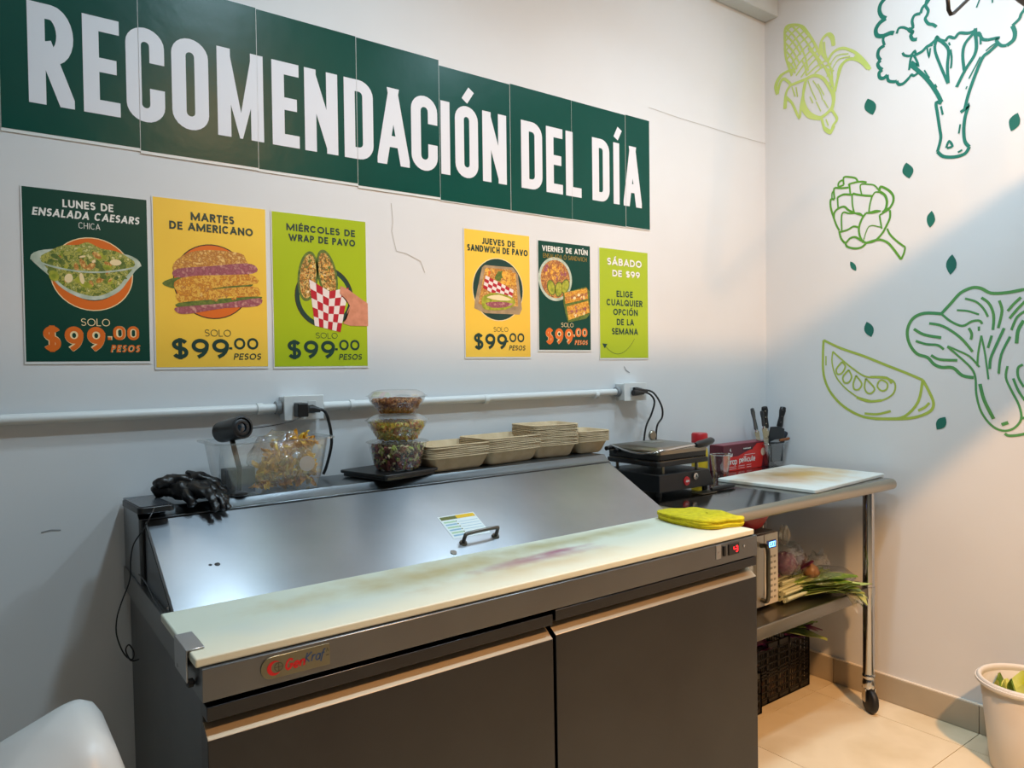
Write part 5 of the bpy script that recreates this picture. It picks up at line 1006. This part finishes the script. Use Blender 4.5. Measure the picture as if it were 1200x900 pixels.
# vegetables in bags
leafg = mat('leaf_green', '#7c9c3a', .55, var=('#5c7f28', '#a7b860'), vscale=25); leafp = mat('leaf_pale', '#b5bf7c', .55, var='#8fa552', vscale=25); purp = mat('cabbage_purple', '#5d1f4c', .4, var=('#7c2c5c', '#3a1438'), vscale=22)
purp2 = mat('leaf_purple', '#8c4a9a', .45, var='#6d3480', vscale=25); redv = mat('radicchio_red', '#6e1426', .45, var='#43101c', vscale=25); stemw = mat('stem_white', '#c3c49a', .5)
filmneck = clear('neck_film', gloss=.3, rough=.2, haze='#d8d2c0', hz=.25)
film = clear('bag_film', gloss=.22, rough=.14, haze='#d8d2c0', hz=.03, bump=.9, bscale=70)
def leaf(k, base, dirv, up, L_, w, m, curl=.3, seed=0, n=6):
    r_ = random.Random(seed); d = Vector(dirv).normalized(); u = Vector(up); u = (u-d*u.dot(d)).normalized(); s_ = d.cross(u); vs = []
    for i in range(n+1):
        t = i/n; ww = w*math.sin(math.pi*(.12+.86*t))**.8; c = Vector(base)+d*(L_*t)+u*(-curl*L_*t*t)
        for j in range(5):
            f_ = (j-2)/2; vs.append(c+s_*(ww*f_)+u*(.25*ww*f_*f_+r_.uniform(-1, 1)*.12*w*abs(f_)))
    k.add(vs, [(i*5+j, i*5+j+1, (i+1)*5+j+1, (i+1)*5+j) for i in range(n) for j in range(4)], m)
def head(name, c, r, mats_, n, seed, label, cat, flat_=1.0):
    r_ = random.Random(seed); t = thing(name, c, label, cat); k = MB()
    k.lathe([(0, -r*.8*flat_), (r*.6, -r*.55*flat_), (r*.8, 0), (r*.6, r*.55*flat_), (0, r*.75*flat_)], (0, 0, 0), mats_[0], 16)
    k.build('heart', t, 60)
    for i in range(n):
        a = r_.uniform(0, 6.28); el_ = r_.uniform(-.3, .9); b = Vector((math.cos(a)*r*.45, math.sin(a)*r*.45, -r*.6*flat_)); k = MB()
        leaf(k, b, (math.cos(a)*(1-el_*.6), math.sin(a)*(1-el_*.6), .7+el_*.4), (math.cos(a), math.sin(a), -.2), r*1.5*flat_, r*.6, r_.choice(mats_), -.35, seed+i); k.build('leaf', t, 70)
    return t
head('red_cabbage', (-.475, -.40, ZS+.110), .062, [purp, redv, purp], 9, 4, 'purple radicchio head in a tied clear bag beside the microwave', 'vegetable')
o = crumple('produce_bag', 0, 0, .0, .088, .08, .090, film, 9, .12); o.location = (-.475, -.40, ZS+.112); tag(o, 'clear bag tied at the top around the purple radicchio', 'bag')
k = MB(); 
for i in range(7):
    a = i*.9; leaf(k, (0, 0, .07), (.35*math.cos(a), .35*math.sin(a), 1), (math.cos(a), math.sin(a), 0), .075, .018, filmneck, .2, i)
k.build('tied_neck', o, 70)
# onion bunch in front of it
k = MB(); k.lathe([(0, -.03), (.022, -.022), (.033, 0), (.024, .022), (.006, .034), (0, .05)], (0, 0, 0), mat('onion_skin', '#8c6a44', .4, var='#6e4a2c', vscale=30), 20); o = k.build('onion', None, 60); o.location = (-.415, -.475, ZS+.080); tag(o, 'brown-skinned onion resting on the lettuce below the purple bag', 'vegetable')
# romaine and celery lying on the shelf, tips hanging over the front
def bunch(label, c, n, seed, L_, mats_, spread, ang, nm):
    r_ = random.Random(seed); t = thing(nm, c, label, 'vegetable')
    for i in range(n):
        a = ang+r_.uniform(-spread, spread); k = MB(); z = r_.uniform(0, .035); y = r_.uniform(-.03, .03)
        k.tube([(-L_*.5, y, z), (-L_*.2, y*1.2, z+.004), (L_*.1, y*1.4, z)], [.006, .005, .003], stemw, 6)
        leaf(k, (-L_*.15, y, z+.004), (math.cos(a), math.sin(a), r_.uniform(-.05, .25)), (0, 0, 1), L_*r_.uniform(.6, .85), .042, r_.choice(mats_), .1, seed*9+i); k.build('leaf', t, 70)
    return t
bunch('bunch of long green romaine leaves lying flat along the undershelf', (-.47, -.49, ZS+.014), 22, 21, .32, [leafg, leafp], .5, -.25, 'romaine_bunch')
bunch('pale green leafy bunch beneath the romaine on the undershelf', (-.44, -.43, ZS+.030), 20, 33, .28, [leafp, leafg], .6, .1, 'lettuce_bunch')
o = crumple('salad_bag', 0, 0, 0, .150, .090, .042, film, 14, .22); o.location = (-.345, -.485, ZS+.045); tag(o, 'crinkled clear bag around the romaine, hanging over the front of the undershelf', 'bag')
o = crumple('empty_bag', 0, 0, 0, .060, .045, .055, film, 22, .4); o.location = (-.255, -.400, ZS+.062); tag(o, 'empty crumpled clear bag behind the romaine by the table leg', 'bag')
k = MB(); r_ = random.Random(44)
for i in range(16):
    a = r_.uniform(-2.6, -.5); leaf(k, (r_.uniform(-.03, .03), 0, r_.uniform(-.01, .02)), (math.cos(a)*.6+.5, math.sin(a), -.35+r_.uniform(-.3, .3)), (0, -.3, 1), r_.uniform(.06, .10), .022, r_.choice([filmneck, film, leafp]), .3, i)
o = k.build('bag_end', None, 70); o.location = (-.335, -.560, ZS+.022); tag(o, 'glossy gathered end of a salad bag drooping over the shelf edge', 'bag')
# ------------------------------------------------------------------ crates on the floor
crm = mat('crate_black', '#0e0e10', .45)
def crate(cx, cy, w, d, h, label, rz=0):
    t = thing('vegetable_crate', (cx, cy, 0), label, 'crate', 'black lattice crates', rz)
    k = MB(); k.box((-w/2, -d/2, .002), (w/2, d/2, .008), crm); k.build('bottom', t)
    def side(name, W_, M):
        k = MB()
        def b(x0, z0, x1, z1, th=.006):
            vs = [M @ Vector(v) for v in ((x0, 0, z0), (x1, 0, z0), (x1, th, z0), (x0, th, z0), (x0, 0, z1), (x1, 0, z1), (x1, th, z1), (x0, th, z1))]
            k.add(vs, [(3, 2, 1, 0), (4, 5, 6, 7), (0, 1, 5, 4), (1, 2, 6, 5), (2, 3, 7, 6), (3, 0, 4, 7)], crm)
        b(-W_/2, .002, W_/2, .022); b(-W_/2, h-.022, W_/2, h, .010); b(-W_/2, h*.5-.004, W_/2, h*.5+.004)
        nv = max(2, int(W_/.075))
        for i in range(nv+1): x = -W_/2+W_*i/nv; x = max(-W_/2+.006, min(W_/2-.006, x)); b(x-.006, .002, x+.006, h, .009)
        n2 = int(W_/.0125)
        for i in range(n2): x = -W_/2+W_*(i+.5)/n2; b(x-.0014, .02, x+.0014, h-.02, .003)
        nz_ = int(h/.026)
        for i in range(1, nz_): z = h*i/nz_; b(-W_/2, z-.0028, W_/2, z+.0028, .004)
        k.build(name, t)
    side('lattice_side', w, Matrix.Translation((0, -d/2, 0)))
    side('lattice_side', w, Matrix.Translation((0, d/2, 0)) @ Matrix.Rotation(math.pi, 4, 'Z'))
    side('lattice_side', d, Matrix.Translation((w/2, 0, 0)) @ Matrix.Rotation(math.pi/2, 4, 'Z'))
    side('lattice_side', d, Matrix.Translation((-w/2, 0, 0)) @ Matrix.Rotation(-math.pi/2, 4, 'Z'))
crate(-.300, -.175, .375, .215, .245, 'black lattice crate of vegetables on the floor under the table, the taller and farther one')
crate(-.700, -.205, .40, .22, .165, 'lower black lattice crate with paper on top, nearer the refrigerator')
box_p = mat('kraft_paper', '#b29a84', .8, var='#9c866f', vscale=30)
k = MB(); gx = 8; vs = [(-.19+.38*i/gx, -.10+.2*j/4, .0+.012*math.sin(i*1.7+j)+.010*math.cos(j*2.1+i)) for i in range(gx+1) for j in range(5)]
vs2 = [(x, y, z-.0015) for x, y, z in vs]; F_q = [(i*5+j, i*5+j+1, (i+1)*5+j+1, (i+1)*5+j) for i in range(gx) for j in range(4)]
k.add(vs, F_q, box_p); k.add(vs2, [f[::-1] for f in F_q], box_p); o = k.build('paper_sheet', None, 60); o.location = (-.690, -.205, .188); o.rotation_euler = (.0, .03, .0); tag(o, 'rumpled brown paper covering the lower black crate', 'paper')
r_ = random.Random(8)
head('radicchio', (-.430, -.225, .240), .055, [redv, purp], 8, 51, 'dark red radicchio showing above the taller crate beside the refrigerator', 'vegetable', .9)
bunch('mixed green and white chard stems spilling over the taller crate', (-.30, -.235, .262), 20, 61, .24, [leafg, leafp, purp], .7, -.5, 'chard_bunch')
head('purple_lettuce', (-.225, -.272, .272), .055, [purp2, purp2, purp], 9, 71, 'bright purple leafy head sticking out at the crate corner near the table leg', 'vegetable', .8)
k = MB(); k.tube(cr([(-.20, -.26, .285), (-.165, -.285, .287), (-.13, -.30, .292)], 4), .0028, stemw, 6); tag(k.build('stalk', None, 50), 'single thin pale stalk poking out beyond the purple lettuce', 'vegetable')
k = MB(); k.loops([rrect(.34, .18, .02, 3, z) for z in (.012, .13)], mat('onion_root_mix', '#5a3a3c', .6, var=('#7c6a4a', '#3a2028'), vscale=40)); o = k.build('loose_vegetables'); o.location = (-.300, -.175, 0); tag(o, 'dark mass of onions and roots filling the taller crate', 'vegetables', None, 'stuff')  # mottled dark brown for the packed onions and roots
k = MB(); k.loops([rrect(.36, .18, .02, 3, z) for z in (.012, .145)], MATS['onion_root_mix']); o = k.build('loose_vegetables'); o.location = (-.700, -.205, 0); tag(o, 'dark mass of roots filling the lower crate under the paper', 'vegetables', None, 'stuff')
# ------------------------------------------------------------------ waste buckets
bk_ = thing('waste_bucket', (-.157, -1.105, 0), 'off-white plastic bucket with lettuce scraps against the mural wall', 'bucket')
k = MB(); k.lathe([(0, .001), (.103, .001), (.106, .006), (.136, .29), (.1345, .292), (.131, .288), (.102, .010), (0, .008)], (0, 0, 0), bucket_m, 48, close=True); k.build('bucket_body', bk_, 50)
k = MB(); k.lathe([(.1345, .283), (.143, .285), (.1455, .292), (.1455, .302), (.142, .308), (.136, .309), (.131, .305), (.130, .296), (.131, .286)], (0, 0, 0), bucket_m, 48, close=True); k.build('rim', bk_, 60)
k = MB(); k.lathe([(.1455, .292), (.150, .293), (.150, .300), (.1455, .301)], (0, 0, 0), bucket_m, 48, close=True); k.build('rim_lip', bk_, 60)
lt = [mat('lettuce_bright', '#bcc42c', .5, var='#d8dc80', vscale=20), leafg]
lb2 = thing('lettuce_scraps', (-.125, -1.105, .215), 'bright green lettuce scraps in the off-white bucket', 'vegetable')
for i in range(13):
    a = r_.uniform(0, 6.28); k = MB(); rr_ = r_.uniform(0, .05)
    leaf(k, (rr_*math.cos(a), rr_*math.sin(a), -.06), (math.cos(a)*.5, math.sin(a)*.5, r_.uniform(.6, 1.1)), (math.cos(a), math.sin(a), .1), r_.uniform(.11, .15), .055, lt[0 if i % 5 else 1], .25, 200+i); k.build('leaf', lb2, 70)
wbn = thing('waste_bin', (-2.925, -.70, 0), 'white plastic bin with a rounded sloping lid, left of the refrigerator', 'bin', rz=.0)
wp = mat('bin_white', '#c4c9c9', .38)
k = MB(); k.loops([rrect(.20, .26, .05, 6, .001), rrect(.235, .30, .06, 6, .60), rrect(.255, .32, .065, 6, .605), rrect(.255, .32, .065, 6, .635), rrect(.24, .30, .06, 6, .64)], wp); k.build('bin_body', wbn, 40)
k = MB(); lp = []
for i in range(9):
    t = i/8*math.pi/2; s_ = math.cos(t)**.55 if i < 8 else .02
    lp.append([(x*1+.0*t, y, .641+.175*math.sin(t)+x*.45*math.sin(t)) for x, y, z in rrect(.245*max(s_, .05), .30*max(s_, .05), .06*max(s_, .05), 6, 0)])
k.loops(lp, wp); ld = k.build('bin_lid', wbn, 60)
k = MB(); k.loops([rrect(.05, .018, .006, 3, z, -.10, -.11) for z in (.70, .735)], mat('slot_grey', '#6f7472', .5)); k.build('lid_latch', wbn, 40)
# ------------------------------------------------------------------ overhead: menu board, bracket, lamps
mb_ = thing('menu_board', (-2.2, -1.655, 1.875), 'long black menu board hanging high over the counter, its lower edge just in view', 'sign')
box('panel', (-1.9, -.015, 0), (1.95, .015, .485), black_matte, mb_, .003)
for x in (-1.5, 0, 1.5):
    k = MB(); k.tube([(x, 0, .485), (x, 0, 1.243)], .004, black_pl, 8); k.build('hanger', mb_, 50)
hk = thing('wire_bracket', (-.955, -1.2, 2.262), 'bent black wire hook hanging in front of the painted broccoli', 'hook')
k = MB(); k.tube([(.10, -.02, .858), (-.02, 0, .10), (-.028, 0, .03), (-.024, 0, .006), (-.012, 0, -.002), (.006, 0, .006), (.12, 0, .085), (.30, 0, .20)], .0048, black_pl, 10); k.build('wire', hk, 60)
for x, y in LAMPS+[(-2.08, -1.42), (-.87, -1.42), (-.5, -.8), (-2.95, -1.1)]:  # second row and left-end downlight are added, unseen; they even out wall brightness
    t = thing('unseen_ceiling_light', (x, y, 3.12), 'unseen round white ceiling downlight %s the wall, above the %s' % ('near' if y > -1 else 'farther from', {-2.95: 'white bin', -2.08: 'salad bowls', -.87: 'sandwich grill', -.5: 'corner table'}[x]), 'lamp', 'ceiling downlights')
    k = MB(); k.lathe([(.082, 0), (.10, 0), (.098, -.018), (.085, -.022), (.082, -.014)], (0, 0, 0), white_pl, 32, close=True); k.build('trim_ring', t, 50)
    k = MB(); k.lathe([(0, -.004), (.081, -.004)], (0, 0, 0), mat('lamp_diffuser', '#f4faff', .5, emit=1.5), 32, close=True); k.build('diffuser', t, 50)
t = thing('spot_lamp', (-1.75, -2.76, 3.12), 'warm spot lamp on the ceiling behind the menu board', 'lamp')
k = MB(); k.lathe([(.05, 0), (.055, -.02), (.06, -.10), (.05, -.10), (.045, -.02)], (0, 0, 0), black_pl, 24, close=True); k.build('housing', t, 50)
